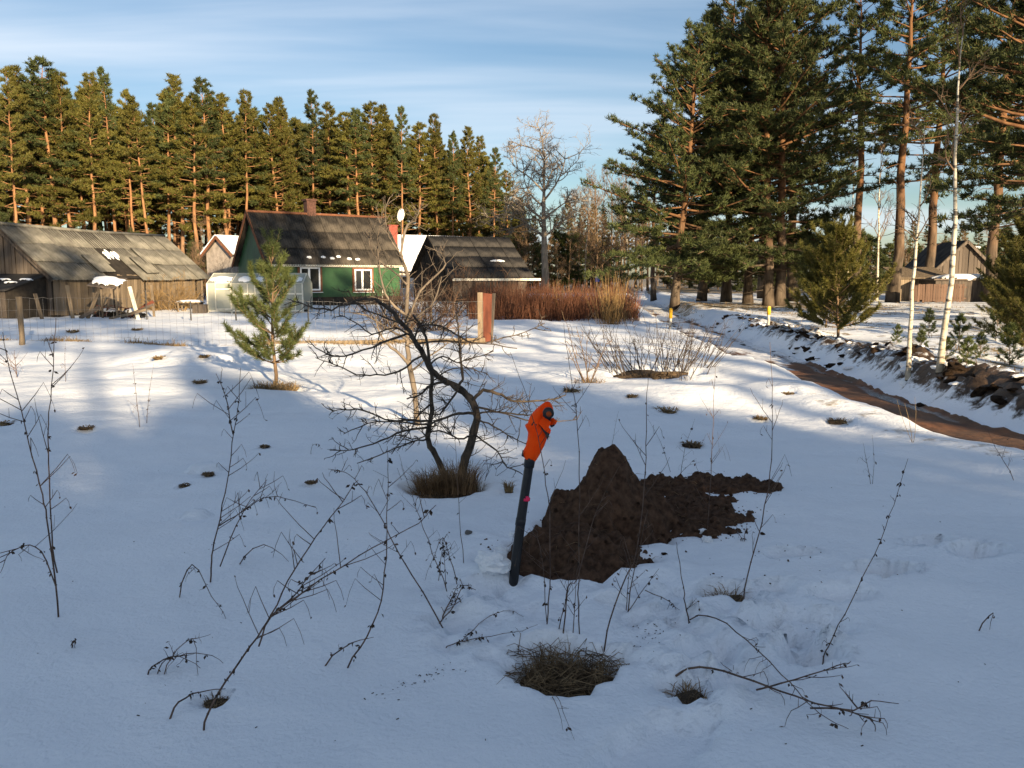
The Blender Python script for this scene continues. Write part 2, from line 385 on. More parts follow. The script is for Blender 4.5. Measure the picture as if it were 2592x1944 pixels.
    D['white_paint'] = M('white_paint', (0.72, 0.72, 0.70), (0.82, 0.82, 0.80), 4, rough=.45, spec=.4, bs=.1)
    D['pane'] = M('window_pane', (0.012, 0.014, 0.014), (0.022, 0.024, 0.024), 1, rough=.06, spec=.6, bs=0)
    D['brick'] = M('sooty_brick', (0.05, 0.026, 0.02), (0.10, 0.05, 0.038), 9, bs=.7)
    D['brick_red'] = M('red_chimney_brick', (0.17, 0.045, 0.035), (0.26, 0.07, 0.05), 9, bs=.5)
    D['render'] = M('pale_rendered_wall', (0.42, 0.35, 0.30), (0.58, 0.50, 0.44), 3, bs=.3)
    D['block'] = M('grey_block_wall', (0.22, 0.19, 0.165), (0.34, 0.295, 0.255), 3, bs=.3)
    D['film'] = glass_mat('greenhouse_film', (0.55, 0.55, 0.47), 0.35, 0.45)
    D['lath'] = M('pale_lath', (0.56, 0.52, 0.42), (0.76, 0.72, 0.62), 8, bs=.3)
    D['steel'] = M('galvanised_wire', (0.16, 0.155, 0.15), (0.28, 0.27, 0.26), 20, rough=.5, spec=.5, bs=0)
    D['iron'] = M('dark_iron', (0.03, 0.03, 0.032), (0.07, 0.065, 0.06), 12, rough=.6, bs=.2)
    D['post'] = M('weathered_post', (0.12, 0.092, 0.062), (0.24, 0.185, 0.125), 6, (2, 2, .3), bs=.6)
    D['redboard'] = M('faded_red_board', (0.075, 0.024, 0.015), (0.145, 0.046, 0.026), 5, (2, 2, .4), bs=.5)
    D['orange'] = M('orange_plastic', (1.0, 0.062, 0.003), (1.0, 0.095, 0.005), 9, rough=.55, spec=.08, bs=.5, bd=.006)
    D['orange_cap'] = M('dull_orange_cap', (0.30, 0.055, 0.015), (0.38, 0.075, 0.02), 20, bs=.2)
    D['pipe'] = M('black_pipe', (0.010, 0.010, 0.011), (0.022, 0.022, 0.023), 14, rough=.4, spec=.35, bs=.1)
    D['pink'] = M('pink_tape', (0.75, 0.03, 0.10), (0.85, 0.05, 0.14), 10, bs=0)
    D['yellow'] = M('yellow_paint', (0.62, 0.33, 0.015), (0.75, 0.42, 0.03), 12, rough=.5, bs=.2)
    D['concrete'] = M('pale_concrete', (0.34, 0.32, 0.28), (0.48, 0.45, 0.40), 9, bs=.4)
    D['blue'] = M('blue_sign_paint', (0.03, 0.10, 0.42), (0.04, 0.13, 0.5), 5, rough=.4, bs=0)
    D['stone'] = M('field_stone', (0.09, 0.085, 0.08), (0.20, 0.19, 0.18), 20, bs=.6)
mats()

# ------------------------------------------------------------------ hollows in the snow (before the sheet is laid)
TUSS = [  # px, py, width in photo pixels, what sets it apart
 (505, 968, 40, 'dark flat grass tussock poking out of the snow near the small pine'),
 (219, 1090, 42, 'low tan tussock alone in the open shaded snow'),
 (12, 1074, 46, 'wide tan tussock where the shade begins'),
 (405, 911, 38, 'small yellowish tussock on a sunny snow drift'),
 (517, 902, 30, 'reddish tussock topping a snow hump by the wire fence'),
 (184, 841, 34, 'ochre tussock inside the fenced yard'),
 (347, 836, 32, 'brown tussock further inside the fenced yard'),
 (670, 1134, 26, 'little dark tussock beside leaning dry stalks'),
 (787, 1229, 30, 'brown curled tussock in shaded open snow'),
 (467, 1230, 30, 'tiny tussock under a branching dry weed'),
 (527, 1207, 34, 'dark tussock half covered by a snow hump'),
 (1450, 990, 56, 'dense brown tussock at the tip of the fruit tree branch'),
 (1600, 1004, 30, 'black little tussock between the bush and the earth heap'),
 (1688, 1043, 70, 'wide dark crescent of bare turf in the snow'),
 (1924, 1064, 40, 'dark round tussock in a melt hollow'),
 (1752, 1127, 60, 'flat brown sliver of turf in the shaded snow'),
 (2122, 1068, 62, 'grey tussock with stalks beside the track'),
 (1996, 988, 36, 'small dark tussock at the track edge'),
 (1575, 1205, 0, ''),
]
APPLE = gp(1125, 1235, True); FORE = gp(1428, 1682, True); SIDE = gp(1838, 1490, True); LOW = gp(1742, 1738, True); CROSS = gp(548, 1762, True)
SPINE = gp(695, 985, True); BUSH = gp(1660, 935, True)
DIPS += [(APPLE[0], APPLE[1], .24, .12, 1.25, 0), (FORE[0], FORE[1], .20, .13, 1.12, 0.1), (FORE[0]-.12, FORE[1]+.12, .09, .05, 1.1, 0.1), (FORE[0]+.17, FORE[1]+.06, .08, .05, 1.3, 0.6), (SIDE[0], SIDE[1], .13, .09, 1.2, -.3),
         (LOW[0], LOW[1], .085, .06, 1.4, -.9), (CROSS[0], CROSS[1], .05, .04, 1.3, .4), (SPINE[0], SPINE[1], .36, .08, 1.25, .1),
         (BUSH[0]-.05, BUSH[1]-.1, .34, .10, 2.0, -.22)]
for px, py, w, lab in TUSS:
    if w:
        g = gp(px, py, True); DIPS.append((g[0], g[1], w/F*g[1]*.62, .035, 1.1, 0))
PIT = gp(1440, 1425, True); PIT2 = gp(1325, 1395, True); PIT3 = gp(1520, 1360, True)
DIPS += [(PIT[0]-.02, PIT[1]+.03, .30, .17, 1.4, .12), (PIT2[0]+.04, PIT2[1], .13, .08, 1.25, .5), (PIT3[0], PIT3[1], .34, .1, 1.2, .3)]
for px, py, r, d, a, an in [(2225, 1440, .11, .10, 1.7, .35), (2345, 1372, .10, .09, 1.7, .35), (2480, 1392, .11, .08, 1.6, .2), (2010, 1398, .10, .07, 1.6, .2),
                            (2130, 1500, .10, .06, 1.5, .3), (1960, 1480, .08, .05, 1.4, .1), (2050, 1640, .13, .10, 1.3, 1.0), (1965, 1570, .11, .07, 1.6, -.8),
                            (1660, 1890, .14, .06, 2.2, .75), (1800, 1640, .11, .09, 1.2, .4), (1770, 1700, .06, .05, 1.2, .9), (1880, 1720, .10, .06, 1.4, .2),
                            (1730, 1560, .06, .05, 1.2, .2), (1590, 1560, .07, .03, 1.4, .4), (1160, 1560, .09, .05, 1.5, .4), (1230, 1480, .1, .05, 1.3, .2),
                            (2060, 1560, .12, .05, 1.8, -.7), (1700, 1500, .08, .04, 1.5, 0), (495, 1310, .06, -.05, 1.1, 0), (520, 1195, .1, -.07, 1.3, 0), (505, 915, .55, -.14, 1.4, 0), (380, 905, .6, -.08, 1.4, 0)]:
    g = gp(px, py, True); DIPS.append((g[0], g[1], r, d*(1.5 if px > 1900 else 1), a, an))
g = gp(1297, 1470, True); DIPS.append((g[0], g[1], .075, .06, 1.2, 0))

# ------------------------------------------------------------------ ground sheet
def axis(lo, hi, f0, f1, fine, coef):
    def grow(a, b):
        o = []; p = a
        while p < b:
            p += max(fine, coef*(p-a)+fine); o.append(p)
        return o
    mid = list(np.arange(f0, f1+1e-6, fine)); up = grow(f1, hi); dn = [f0-(q-f0) for q in grow(f0, 2*f0-lo)][::-1]
    return np.array(dn+mid+up)
gx = axis(-700, 700, -2.6, 3.2, .036, .027); gy = axis(-90, 1200, 2.6, 6.6, .032, .019)
GX, GY = np.meshgrid(gx, gy); GZ = height(GX, GY)
def trampled(x, y):
    k = 0
    for px, py, r in [(1750, 1560, .38), (1820, 1700, .32), (1600, 1520, .3), (1200, 1500, .25), (1180, 1600, .2), (1900, 1560, .35), (1330, 1560, .22)]:
        g = gp(px, py, True, 6); k = np.maximum(k, np.exp(-((x-g[0])**2+(y-g[1])**2)/r**2))
    return k
near = (np.abs(GX) < 4) & (GY > 2.4) & (GY < 7)
k = np.where(near); xx, yy = GX[k], GY[k]; tr = trampled(xx, yy)
bl = np.abs(fbm(xx/.16, yy/.16, 3, 31)); GZ[k] += tr*(0.075*bl-0.03)+tr*.026*np.tanh(5*pn(xx/.17, yy/.17, 33))
T_ = GX-road_x(GY)+0.18*pn(GY/1.7, GX*0+3.3, 8)
nearb = (1-sst(22, 42, GY))*sst(-6, 2, GY)
soil = np.exp(-((T_-1.5)/.62)**2)*nearb*(.56+.2*(1-sst(9, 20, GY)))+np.exp(-((T_+1.0)/.2)**2)*.40*sst(11, 16, GY)
rp = np.hypot(GX-PIT[0]-.1, GY-PIT[1]-.25); soil = np.maximum(soil, .40*np.exp(-(rp/.62)**2))
grass = np.where(T_ > 1.9, .43+.10*pn(GX/3, GY/2.2, 51), 0)
RX_, RYY = GX-13.5, GY-45
grass = np.maximum(grass, .58*np.exp(-(RX_/8)**4-((GY-45)/9)**4))
grass = np.maximum(grass, .62*sst(64, 84, GY))
grass = np.maximum(grass, .50*np.exp(-((GY-19.6)/.22)**2)*(np.abs(GX+9) < 10))
grass = np.maximum(grass, .42*np.exp(-((T_+1.5)/.5)**2)*sst(4, 7, GY)*(1-sst(10, 13, GY)))
ny, nx = GX.shape; idx = np.arange(ny*nx).reshape(ny, nx)
Qg = np.stack([idx[:-1, :-1], idx[:-1, 1:], idx[1:, 1:], idx[1:, :-1]], -1).reshape(-1, 4)
HG += [gx, gy, GZ]
ground = link('snow_ground', mesh_np('snow_ground', np.stack([GX, GY, GZ], -1), Qg, None, True, {'soil': soil.ravel(), 'grass': grass.ravel()}), MAT['snow'])
structure(ground, 'snow covered field with drifts, melt hollows and footprints')

def build_track():
    ys = np.concatenate([np.arange(-50, 6, 1.0), np.arange(6, 24, .06), np.arange(24, 45, .2), np.arange(45, 200, 1.5)]); ts = np.linspace(-1.0, 1.1, 46)
    Y, Tt = np.meshgrid(ys, ts, indexing='ij'); wob = 0.18*pn(Y/1.7, Y*0+3.3, 8)
    X = road_x(Y)-wob+Tt
    Z = height(X, Y)+.006
    Z = np.where((Tt > -.74) & (Tt < .8), Z+.012, np.minimum(Z, -.3))-.10*sst(.72, 1.0, np.abs(Tt-.03))
    mid = np.exp(-((Tt-.1)/.3)**2)
    snow = .30+.22*sst(15, 22, Y)+.16*mid*sst(11, 17, Y)+.2*sst(.6, .85, np.abs(Tt))+.15*sst(45, 60, Y)-.16*np.exp(-((Y-13.5)/3.5)**2)
    ice = .52*np.exp(-((Tt-.62)/.17)**2)+.48*np.exp(-((Tt+.45)/.16)**2)
    n, m = Y.shape; ix = np.arange(n*m).reshape(n, m)
    Q = np.stack([ix[:-1, :-1], ix[:-1, 1:], ix[1:, 1:], ix[1:, :-1]], -1).reshape(-1, 4)
    o = link('dirt_track', mesh_np('dirt_track', np.stack([X, Y, Z], -1), Q, None, True, {'snow': snow.ravel(), 'ice': ice.ravel()}), MAT['track'])
    structure(o, 'muddy reddish brown track with icy ruts running between snow banks')
build_track()

# ------------------------------------------------------------------ earth dug out beside the pipe
def lump_mesh(name, seed, sub=2, rough=.35, flat=.7):
    import bmesh
    bm = bmesh.new(); bmesh.ops.create_icosphere(bm, subdivisions=sub, radius=1)
    r = np.random.default_rng(seed)
    o1, o2 = r.uniform(0, 50, 2)
    for v in bm.verts:
        c = v.co; n = float(fbm(c.x*1.3+o1, c.y*1.3+c.z*1.9+o2, 3)); v.co = c*(1+rough*n); v.co.z *= flat
    me = bpy.data.meshes.new(name); bm.to_mesh(me); bm.free()
    return me
def build_earth():
    root = empty('dug_earth', (PIT[0], PIT[1]+.2, float(land(PIT[0], PIT[1]+.2))))
    tag(root, 'heap of freshly dug dark brown earth beside the black pipe', 'earth heap')
    pk = at(1545, 1150, 5.2); fan = gp(1715, 1290, True); tail = gp(1830, 1228, True); sh = gp(1430, 1370, True)
    xs = np.arange(PIT[0]-.75, tail[0]+.45, .0105); ys = np.arange(PIT[1]-.45, tail[1]+.55, .012)
    X, Y = np.meshgrid(xs, ys); L0 = land(X, Y)
    e = -.135+.03*fbm(X/.2, Y/.2, 3, 61)
    def cone(cx, cy, R, h, ax=1, ay=1, pw=1.15, sd=0):
        q = np.hypot((X-cx)/ax, (Y-cy)/ay)/R*(1+.22*fbm(X/.22, Y/.22, 3, 62+sd)); q = np.sqrt(q*q+.02)-.12; return h*np.clip(1-q, 0, 1)**pw
    e = e+cone(pk[0], pk[1], .43, pk[2]-float(land(pk[0], pk[1]))+.20, .95, 1, 1.05)
    e = np.maximum(e, -.135+cone(pk[0]+.17, pk[1]+.02, .30, .40, 1, .8, .6, 3))
    e = np.maximum(e, -.10+cone(PIT[0]+.05, PIT[1]+.22, .52, .24, 1.0, .85, .8, 5)+.028*fbm(X/.12, Y/.12, 4, 66, .6))
    f = cone(fan[0]-.08, fan[1], .55, 1, 1.0, 1.1, .5, 7); t2 = cone(tail[0]-.08, tail[1], .46, 1, 1.15, .5, .5, 9)
    cover = np.maximum(f, t2)
    e = np.maximum(e, np.where(cover > 0, -.135+.165*np.clip(cover*2.2, 0, 1)+.028*fbm(X/.13, Y/.13, 4, 71, .6)-.006, -1))
    e = e+.022*np.abs(fbm(X/.075, Y/.075, 4, 73, .6))-.008+.03*np.clip(e+.1, 0, .3)/.3*fbm(X/.16, Y/.16, 3, 77)
    Z = L0+e
    n, m = X.shape; ix = np.arange(n*m).reshape(n, m)
    Q = np.stack([ix[:-1, :-1], ix[:-1, 1:], ix[1:, 1:], ix[1:, :-1]], -1)
    keep = (e > -.2)[:-1, :-1]
    o = link('spread_soil', mesh_np('spread_soil', np.stack([X-root.location.x, Y-root.location.y, Z-root.location.z], -1), Q[keep].reshape(-1, 4), None, True), MAT['earth'], root)
    rg = np.random.default_rng(5)
    ms = []
    for i in range(4):
        me = lump_mesh('clod', 90+i, 2, .7, .75); me.materials.append(MAT['earth']); ms.append(me)
    for i in range(260):
        j = rg.integers(n), rg.integers(m)
        x, y, z = X[j], Y[j], Z[j]
        if e[j] < -.06 and (rg.random() < .93 or np.hypot(x-pk[0], y-pk[1]) > .95): continue
        z = max(z, float(height(x, y)))
        s = rg.uniform(.004, .015)
        c = link('clod', ms[i % 4], None, root); c.location = (x-root.location.x, y-root.location.y, z-root.location.z+s*.3); c.scale = (s, s*rg.uniform(.7, 1.2), s); c.rotation_euler = (0, 0, rg.uniform(0, 6))
    # crumbs of soil thrown out round the edge of the heap
    HS = height(X, Y); edge = np.argwhere(np.abs(Z-HS) < .012); cb = MB()
    for i in range(900):
        a_, b_ = edge[rg.integers(len(edge))]; sp = abs(rg.normal(0, .055)); an = rg.uniform(0, 6.28); x = X[a_, b_]+math.cos(an)*sp; y = Y[a_, b_]+math.sin(an)*sp*1.3; s = rg.uniform(.0025, .009)*(1 if sp < .08 else .6)
        z = float(height(x, y))-root.location.z+s*.2; d = rg.normal(0, 1, 3); cb.bar(np.array([x-root.location.x, y-root.location.y, z])-d*s*.4, np.array([x-root.location.x, y-root.location.y, z])+d*s*.4, s, s*.8)
    c = cb.build('soil_crumbs', MAT['earth'], root, False); c['kind'] = 'stuff'
    # snow clumps fallen into the pit
    sm = lump_mesh('snow_clump', 99, 3, .35, .8); sm.materials.append(MAT['snow_cap'])
    for px, py, s in [(1268, 1395, .05), (1250, 1440, .085), (1300, 1420, .03), (1575, 1395, .035), (1600, 1405, .03), (1500, 1440, .04), (1655, 1330, .022), (1695, 1325, .02), (1790, 1370, .03), (1480, 1455, .03), (1780, 1350, .028), (1420, 1345, .03)]:
        g = gp(px, py); z = max(g[2], float(height(g[0], g[1])))
        c = link('snow_clump', sm, None, root); c.location = (g[0]-root.location.x, g[1]-root.location.y, z-root.location.z+s*.35); c.scale = (s*1.2, s, s*.8); c.rotation_euler = (.2, .1, px)
    # roots and grass torn up with the soil
    mb = MB(); P = []; R = []
    for i in range(420):
        j = rg.integers(n), rg.integers(m)
        if e[j] < -.05: continue
        p = np.array([X[j], Y[j], Z[j]])-np.array(root.location); a = rg.uniform(0, 6.28); l = rg.uniform(.02, .09)
        d = np.array([math.cos(a), math.sin(a)*.6, rg.uniform(.1, .7)]); q = p+d*l*.6; r = q+np.array([d[0], d[1], -.1])*l*.6
        P.append([p, q, r]); R.append([.0016, .0013, .0005])
    mb.tubes(P, R, 3); g = mb.build('torn_grass', MAT['grass_dark'], root); g['kind'] = 'stuff'
build_earth()

# ------------------------------------------------------------------ the pipe with its orange wrapping
def build_pipe():
    A = gp(1297, 1470); A[2] -= .05; Y0 = A[1]
    root = empty('wrapped_pipe', tuple(A)); tag(root, 'black plastic pipe leaning from the snow with an orange plastic wrapped head', 'pipe')
    def w(px, py, dy=0): return at(px, py, Y0+.02+dy)-A
    B = w(1341, 1166); C = w(1366, 1100); D = w(1385, 1052, .0); E = w(1388, 1045, -.085)
    lo = np.array([-.03, 0, -.45]); mb = MB()
    mb.tubes([lo, np.zeros(3), w(1318, 1320), B, C], [.0250, .0250, .0245, .0225, .0225], 20)
    mb.build('pipe', MAT['pipe'], root)
    j = MB(); j.tubes([w(1338.5, 1182), B, w(1343, 1156)], [.0265, .0275, .0265], 20); j.build('sleeve', MAT['pipe'], root)
    jl = MB(); jl.tubes([w(1316, 1330), w(1318, 1320), w(1319, 1312)], [.0258, .0262, .0258], 20); jl.build('pipe_joint', MAT['pipe'], root)
    tp = MB()
    tp.tubes([w(1329, 1266), w(1330, 1259)], [.0248, .0248], 20); tp.build('pink_tape_band', MAT['pink'], root)
    c2 = w(1334, 1263, -.026); tf = MB(); tf.add([c2+[-.008, 0, .012], c2+[.006, -.002, .016], c2+[.012, -.003, 0], c2+[.004, -.002, -.014], c2+[-.004, 0, -.004]], None, [[0, 1, 2], [0, 2, 4], [2, 3, 4]]); tf.build('tape_tail', MAT['pink'], root)
    # elbow mouth facing the viewer
    el = MB(); el.tubes([C, (C+D)/2+[0, .005, .012], D+[0, -.02, .004], E], [.0225, .025, .026, .0245], 20); el.build('elbow', MAT['pipe'], root)
    rg = MB(); rg.tubes([E+[0, .012, 0], E+[0, -.012, -.001]], [.0275, .0275], 24); rg.build('rim', MAT['pipe'], root)
    cp = MB(); cp.tubes([E+[.002, -.010, -.004], E+[.002, -.016, -.005]], [.0145, .0125], 20); cp.build('orange_plug', MAT['orange_cap'], root)
    # wrapping: a wrinkled sleeve following the outline of the plastic
    rows = [(1112, 600, 690), (1100, 575, 705), (1070, 525, 735), (1000, 478, 772), (930, 495, 800), (850, 533, 845), (760, 560, 880), (690, 570, 900), (640, 575, 915), (580, 555, 915), (535, 535, 905), (500, 522, 890), (478, 565, 885), (430, 583, 930), (370, 605, 975), (310, 650, 992), (250, 700, 1000), (200, 750, 992), (160, 795, 970), (130, 850, 945), (118, 880, 915)]
    n = 40; V = []
    for i, (cy, l, r) in enumerate(rows):
        y = 1000+cy*.1507; a = 1250+l*.1507; b = 1250+r*.1507
        pl, pr = w(a, y), w(b, y); c = (pl+pr)/2; hw = np.linalg.norm(pr-pl)/2; dp = max(.012, min(hw*.85, .034+.2*hw))
        for k in range(n):
            t = 2*math.pi*k/n; wr = 1+.07*math.sin(5*t+i*.8)+.05*math.sin(9*t-i*1.3)
            V.append(c+np.array([math.cos(t)*hw, math.sin(t)*dp*wr, .003*math.sin(4*t+i)]))
    V = np.array(V); m = len(rows); ix = np.arange(m*n).reshape(m, n)
    Q = np.stack([ix[:-1], np.roll(ix[:-1], -1, 1), np.roll(ix[1:], -1, 1), ix[1:]], -1).reshape(-1, 4)
    top = [[ix[-1, 0], ix[-1, k], ix[-1, k+1]] for k in range(1, n-1)]
    wb = MB(); wb.add(V, Q, top); wr = wb.build('orange_wrapping', MAT['orange'], root)
    def flap(name, pts, dy, mat='orange', th=.004):
        P = np.array([w(1250+x*.1507, 1000+y*.1507, dy+d) for x, y, d in pts]); c = P.mean(0)+[0, -.006, 0]
        f = MB(); nn = len(P); Vf = np.concatenate([P, [c], P+[0, th, 0]])
        Tt = [[k, (k+1) % nn, nn] for k in range(nn)]
        Qf = [[k, nn+1+k, nn+1+(k+1) % nn, (k+1) % nn] for k in range(nn)]
        f.add(Vf, Qf, Tt); return f.build(name, MAT[mat], wr, False)
    flap('dark_fold', [(745, 470, 0), (800, 560, 0), (880, 690, -.004), (905, 690, 0), (900, 760, 0), (940, 640, .002), (860, 600, 0), (770, 490, 0)], -.047, 'pipe')
    flap('loose_flap', [(830, 360, 0), (965, 455, -.006), (925, 540, -.012), (960, 590, -.01), (945, 655, -.004), (880, 615, -.008), (750, 480, .004)], -.060)
    flap('loose_flap', [(950, 400, .01), (1000, 385, 0), (1062, 435, -.01), (1045, 490, -.008), (985, 500, 0), (940, 520, .01)], -.035)
    flap('dark_fold', [(945, 515, 0), (1040, 480, -.004), (1015, 520, 0), (975, 545, 0), (950, 530, 0)], -.033, 'pipe')
    flap('hood_edge', [(800, 300, 0), (800, 240, 0), (830, 180, -.002), (885, 150, -.004), (940, 165, -.004), (985, 215, 0), (1000, 270, .004), (960, 205, -.01), (900, 190, -.012), (850, 215, -.01), (835, 270, -.006), (845, 350, 0), (815, 345, 0)], -.050)
    flap('pale_tag', [(905, 690, 0), (965, 690, 0), (945, 825, 0), (905, 780, 0)], -.03, 'snow_cap', .002)
    flap('bag_corner', [(480, 930, 0), (500, 925, 0), (478, 1010, 0), (520, 1050, 0), (465, 1025, 0)], -.02, 'pipe')
build_pipe()

# ------------------------------------------------------------------ grass
def blades(mb, base, n, spread, length, lean, width, rng, z0=0.0, droop=.5):
    """n curved tapering blades growing from a disc"""
    a = rng.uniform(0, 2*np.pi, n); r = spread*np.sqrt(rng.random(n)); p = np.stack([np.cos(a)*r*(spread and 1), np.sin(a)*r, np.full(n, z0)], 1)+base
    az = a+rng.normal(0, .8, n); ln = length*rng.uniform(.45, 1.15, n); le = lean*rng.uniform(.3, 1.4, n)
    d = np.stack([np.cos(az)*np.sin(le), np.sin(az)*np.sin(le), np.cos(le)], 1); out = np.stack([np.cos(az), np.sin(az), -.3*np.ones(n)], 1)
    p1 = p+d*ln[:, None]*.5; p2 = p1+(d*(1-droop)+out*droop)*ln[:, None]*.5
    sd = np.stack([-np.sin(az+rng.normal(0, .9, n)), np.cos(az), .2*rng.normal(0, 1, n)], 1); sd = nrm(sd)*width*rng.uniform(.6, 1.3, n)[:, None]
    V = np.stack([p-sd, p+sd, p1-sd*.8, p1+sd*.8, p2], 1).reshape(-1, 3); k = np.arange(n)[:, None]*5
    Q = k+np.array([[0, 1, 3, 2]]); T = k+np.array([[2, 3, 4]])
    mb.add(V, Q, T, var=np.repeat(rng.random(n), 5))
def tussock(g, rad, label, hgt, rng, mat='grass_dark', n=160, name='grass_tussock', group=None, lean=.8, clump_h=.5, bw=.0028):
    root = empty(name, (g[0], g[1], g[2])); tag(root, label, 'grass', group)
    me = lump_mesh('root_clump', int(rng.integers(999)), 2, .3, clump_h); me.materials.append(MAT['sod'])
    c = link('root_clump', me, None, root); asp = rng.uniform(.5, 1.1); c.scale = (rad*.95, rad*asp*.8, rad*.42); c.rotation_euler = (0, 0, rng.uniform(-.6, .6)); c.location = (0, 0, -.03*rad)
    mb = MB(); blades(mb, np.zeros(3), n, rad*.8, hgt, lean, bw, rng, z0=rad*.08, droop=.65); mb.build('grass_blades', MAT[mat], root)
    return root
rg = np.random.default_rng(11)
for px, py, w, lab in TUSS:
    if not w: continue
    g = gp(px, py); r = w/F*g[1]*.5
    tussock(g, r, lab, r*.62, rg, 'grass' if g[1] > 9 else 'grass_dark', 170, lean=1.5, bw=.003+.0004*g[1])
def ring_grass():
    # melted hollow round the fruit tree
    g = gp(1125, 1240); r = empty('hollow_grass', (APPLE[0], APPLE[1], APPLE[2]-.11)); tag(r, 'brown matted grass in the melted hollow round the fruit tree stems', 'grass')
    me = lump_mesh('root_clump', 4, 3, .25, .3); me.materials.append(MAT['sod']); c = link('root_clump', me, None, r); c.scale = (.29, .22, .26)
    q = np.random.default_rng(3); mb = MB(); blades(mb, np.array([.03, 0, .02]), 900, .26, .17, .8, .0022, q, droop=.5); blades(mb, np.array([.1, .02, .08]), 700, .13, .27, .35, .0022, q, droop=.3); blades(mb, np.array([-.08, .04, .08]), 600, .13, .22, .5, .0022, q, droop=.4)
    blades(mb, np.array([-.12, -.02, .0]), 260, .15, .16, .8, .0022, q, droop=.6)
    mb.build('grass_blades', MAT['grass_brown'], r)
    # foreground tussock with flattened straw
    r = empty('straw_tussock', (FORE[0], FORE[1], FORE[2]-.12)); tag(r, 'big tussock of flattened dead straw in a ragged melt hole', 'grass')
    me = lump_mesh('root_clump', 8, 3, .35, .5); me.materials.append(MAT['sod']); c = link('root_clump', me, None, r); c.scale = (.26, .22, .13)
    mb = MB(); blades(mb, np.array([-.03, .03, .04]), 380, .17, .14, 1.45, .0019, q, droop=.35)
    blades(mb, np.array([-.06, .14, .05]), 90, .05, .14, .7, .0016, q, droop=.5); blades(mb, np.array([.12, .08, .05]), 80, .05, .1, .8, .0016, q)
    for k_ in range(26):
        a_ = q.uniform(0, 6.28); c_ = np.array([math.cos(a_)*.17*q.random(), math.sin(a_)*.14*q.random(), .045]); blades(mb, c_, 30, .035, q.uniform(.08, .17), 1.5, .0017, q, droop=.2)
    tw = Tw()
    for i in range(330):
        a = q.uniform(0, 6.28); p = np.array([q.uniform(-.2, .2), q.uniform(-.17, .17), q.uniform(.05, .12)]); l = q.uniform(.08, .26)
        d = np.array([math.cos(a), math.sin(a)*.8, q.normal(0, .15)]); m = p+d*l*.5+[0, 0, q.uniform(0, .035)]; e = p+d*l*.8+[q.normal(0, .03), q.normal(0, .03), -.02]
        tw.add([p, m, e], [.0017, .0015, .0007], 3)
    tw.flush(mb); mb.build('straw', MAT['grass_dark'], r)
    for g, rad, lab, nm in [(SIDE, .12, 'dark ragged tussock at the foot of a tall bare stalk', 'grass_tussock'), (LOW, .085, 'yellowish combed tussock under a fallen dark branch', 'grass_tussock'), (CROSS, .05, 'tiny yellow tussock under crossing fallen stalks', 'grass_tussock')]:
        tussock(np.array([g[0], g[1], g[2]-.05*rad/.085]), rad, lab, rad*1.0, q, 'grass_dark', 150, nm, None, 1.35, .6, .0018)
    r = tussock(np.array([SPINE[0], SPINE[1], SPINE[2]-.07]), .38, 'rust brown dead grass ringing the foot of the small pine', .26, q, 'grass', 620, 'pine_foot_grass', None, .7, .35, .0045)
ring_grass()
g = gp(1288, 1246); tussock(g, .035, 'small cone of tan dead grass between the fruit tree and the pipe', .13, np.random.default_rng(4), 'grass', 60, 'grass_cone', None, .3, .5, .003)
g = gp(1212, 1250); tussock(g, .05, 'tan grass wisp at the rim of the fruit tree hollow', .12, np.random.default_rng(6), 'grass', 50, 'grass_wisp', None, .5, .5, .002)
def stuff_grass():
    q = np.random.default_rng(23); mb = MB()
    for i in range(900):
        px = q.uniform(-20, 1230)
        x = at(px, 870, 19.6)[0]; y = 19.6+q.normal(0, .18)+.25*math.sin(px*.01)
        if pn(x/1.3, y*.2, 9) < -.08: continue
        blades(mb, np.array([x, y, float(height(x, y))-.01]), 7, .12, q.choice([.09, .14, .3], p=[.6, .33, .07]), .6, .006, q)
    o = mb.build('fence_line_grass', MAT['grass'], None); tag(o, 'strip of tan dead grass along the foot of the wire fence', 'grass', kind='stuff')
    mb = MB()
    for i in range(2600):
        if i % 2: x = q.uniform(7.5, 20); y = q.uniform(11, 30)
        else: x = q.uniform(7, 24); y = q.uniform(34, 56)
        if pn(x/3, y/2.2, 51) < 0.02: continue
        blades(mb, np.array([x, y, float(height(x, y))-.01]), 5, .25, .17, .8, .008, q)
    o = mb.build('roadside_grass', MAT['grass'], None); tag(o, 'thin tan grass breaking through patchy snow beyond the track', 'grass', kind='stuff')
stuff_grass()
def bank_clods():
    q = np.random.default_rng(31); ms = []
    for i in range(6):
        me = lump_mesh('earth_clod', 40+i, 2, .75, .75); me.materials.append(MAT['clod']); ms.append(me)
    sm = [lump_mesh('snow_clod', 60+i, 2, .35, .75) for i in range(2)]
    for me in sm: me.materials.append(MAT['snow_cap'])
    for i in range(360):
        y = 7.5+q.random()**1.6*24; t = q.normal(1.55, .40)
        x = float(road_x(y))+t; s = q.uniform(.02, .10)*(1.1 if y < 13 else 1 if y < 18 else .8)
        k = q.random() < .72
        c = link('earth_clod' if k else 'snow_clod', ms[i % 6] if k else sm[i % 2], None, ground)
        c.location = (x, y, float(height(x, y))+s*.15); c.scale = (s*q.uniform(.8, 1.7), s*q.uniform(.8, 1.5), s*q.uniform(.35, .8)); c.rotation_euler = (q.normal(0, .3), q.normal(0, .3), q.uniform(0, 6))
bank_clods()

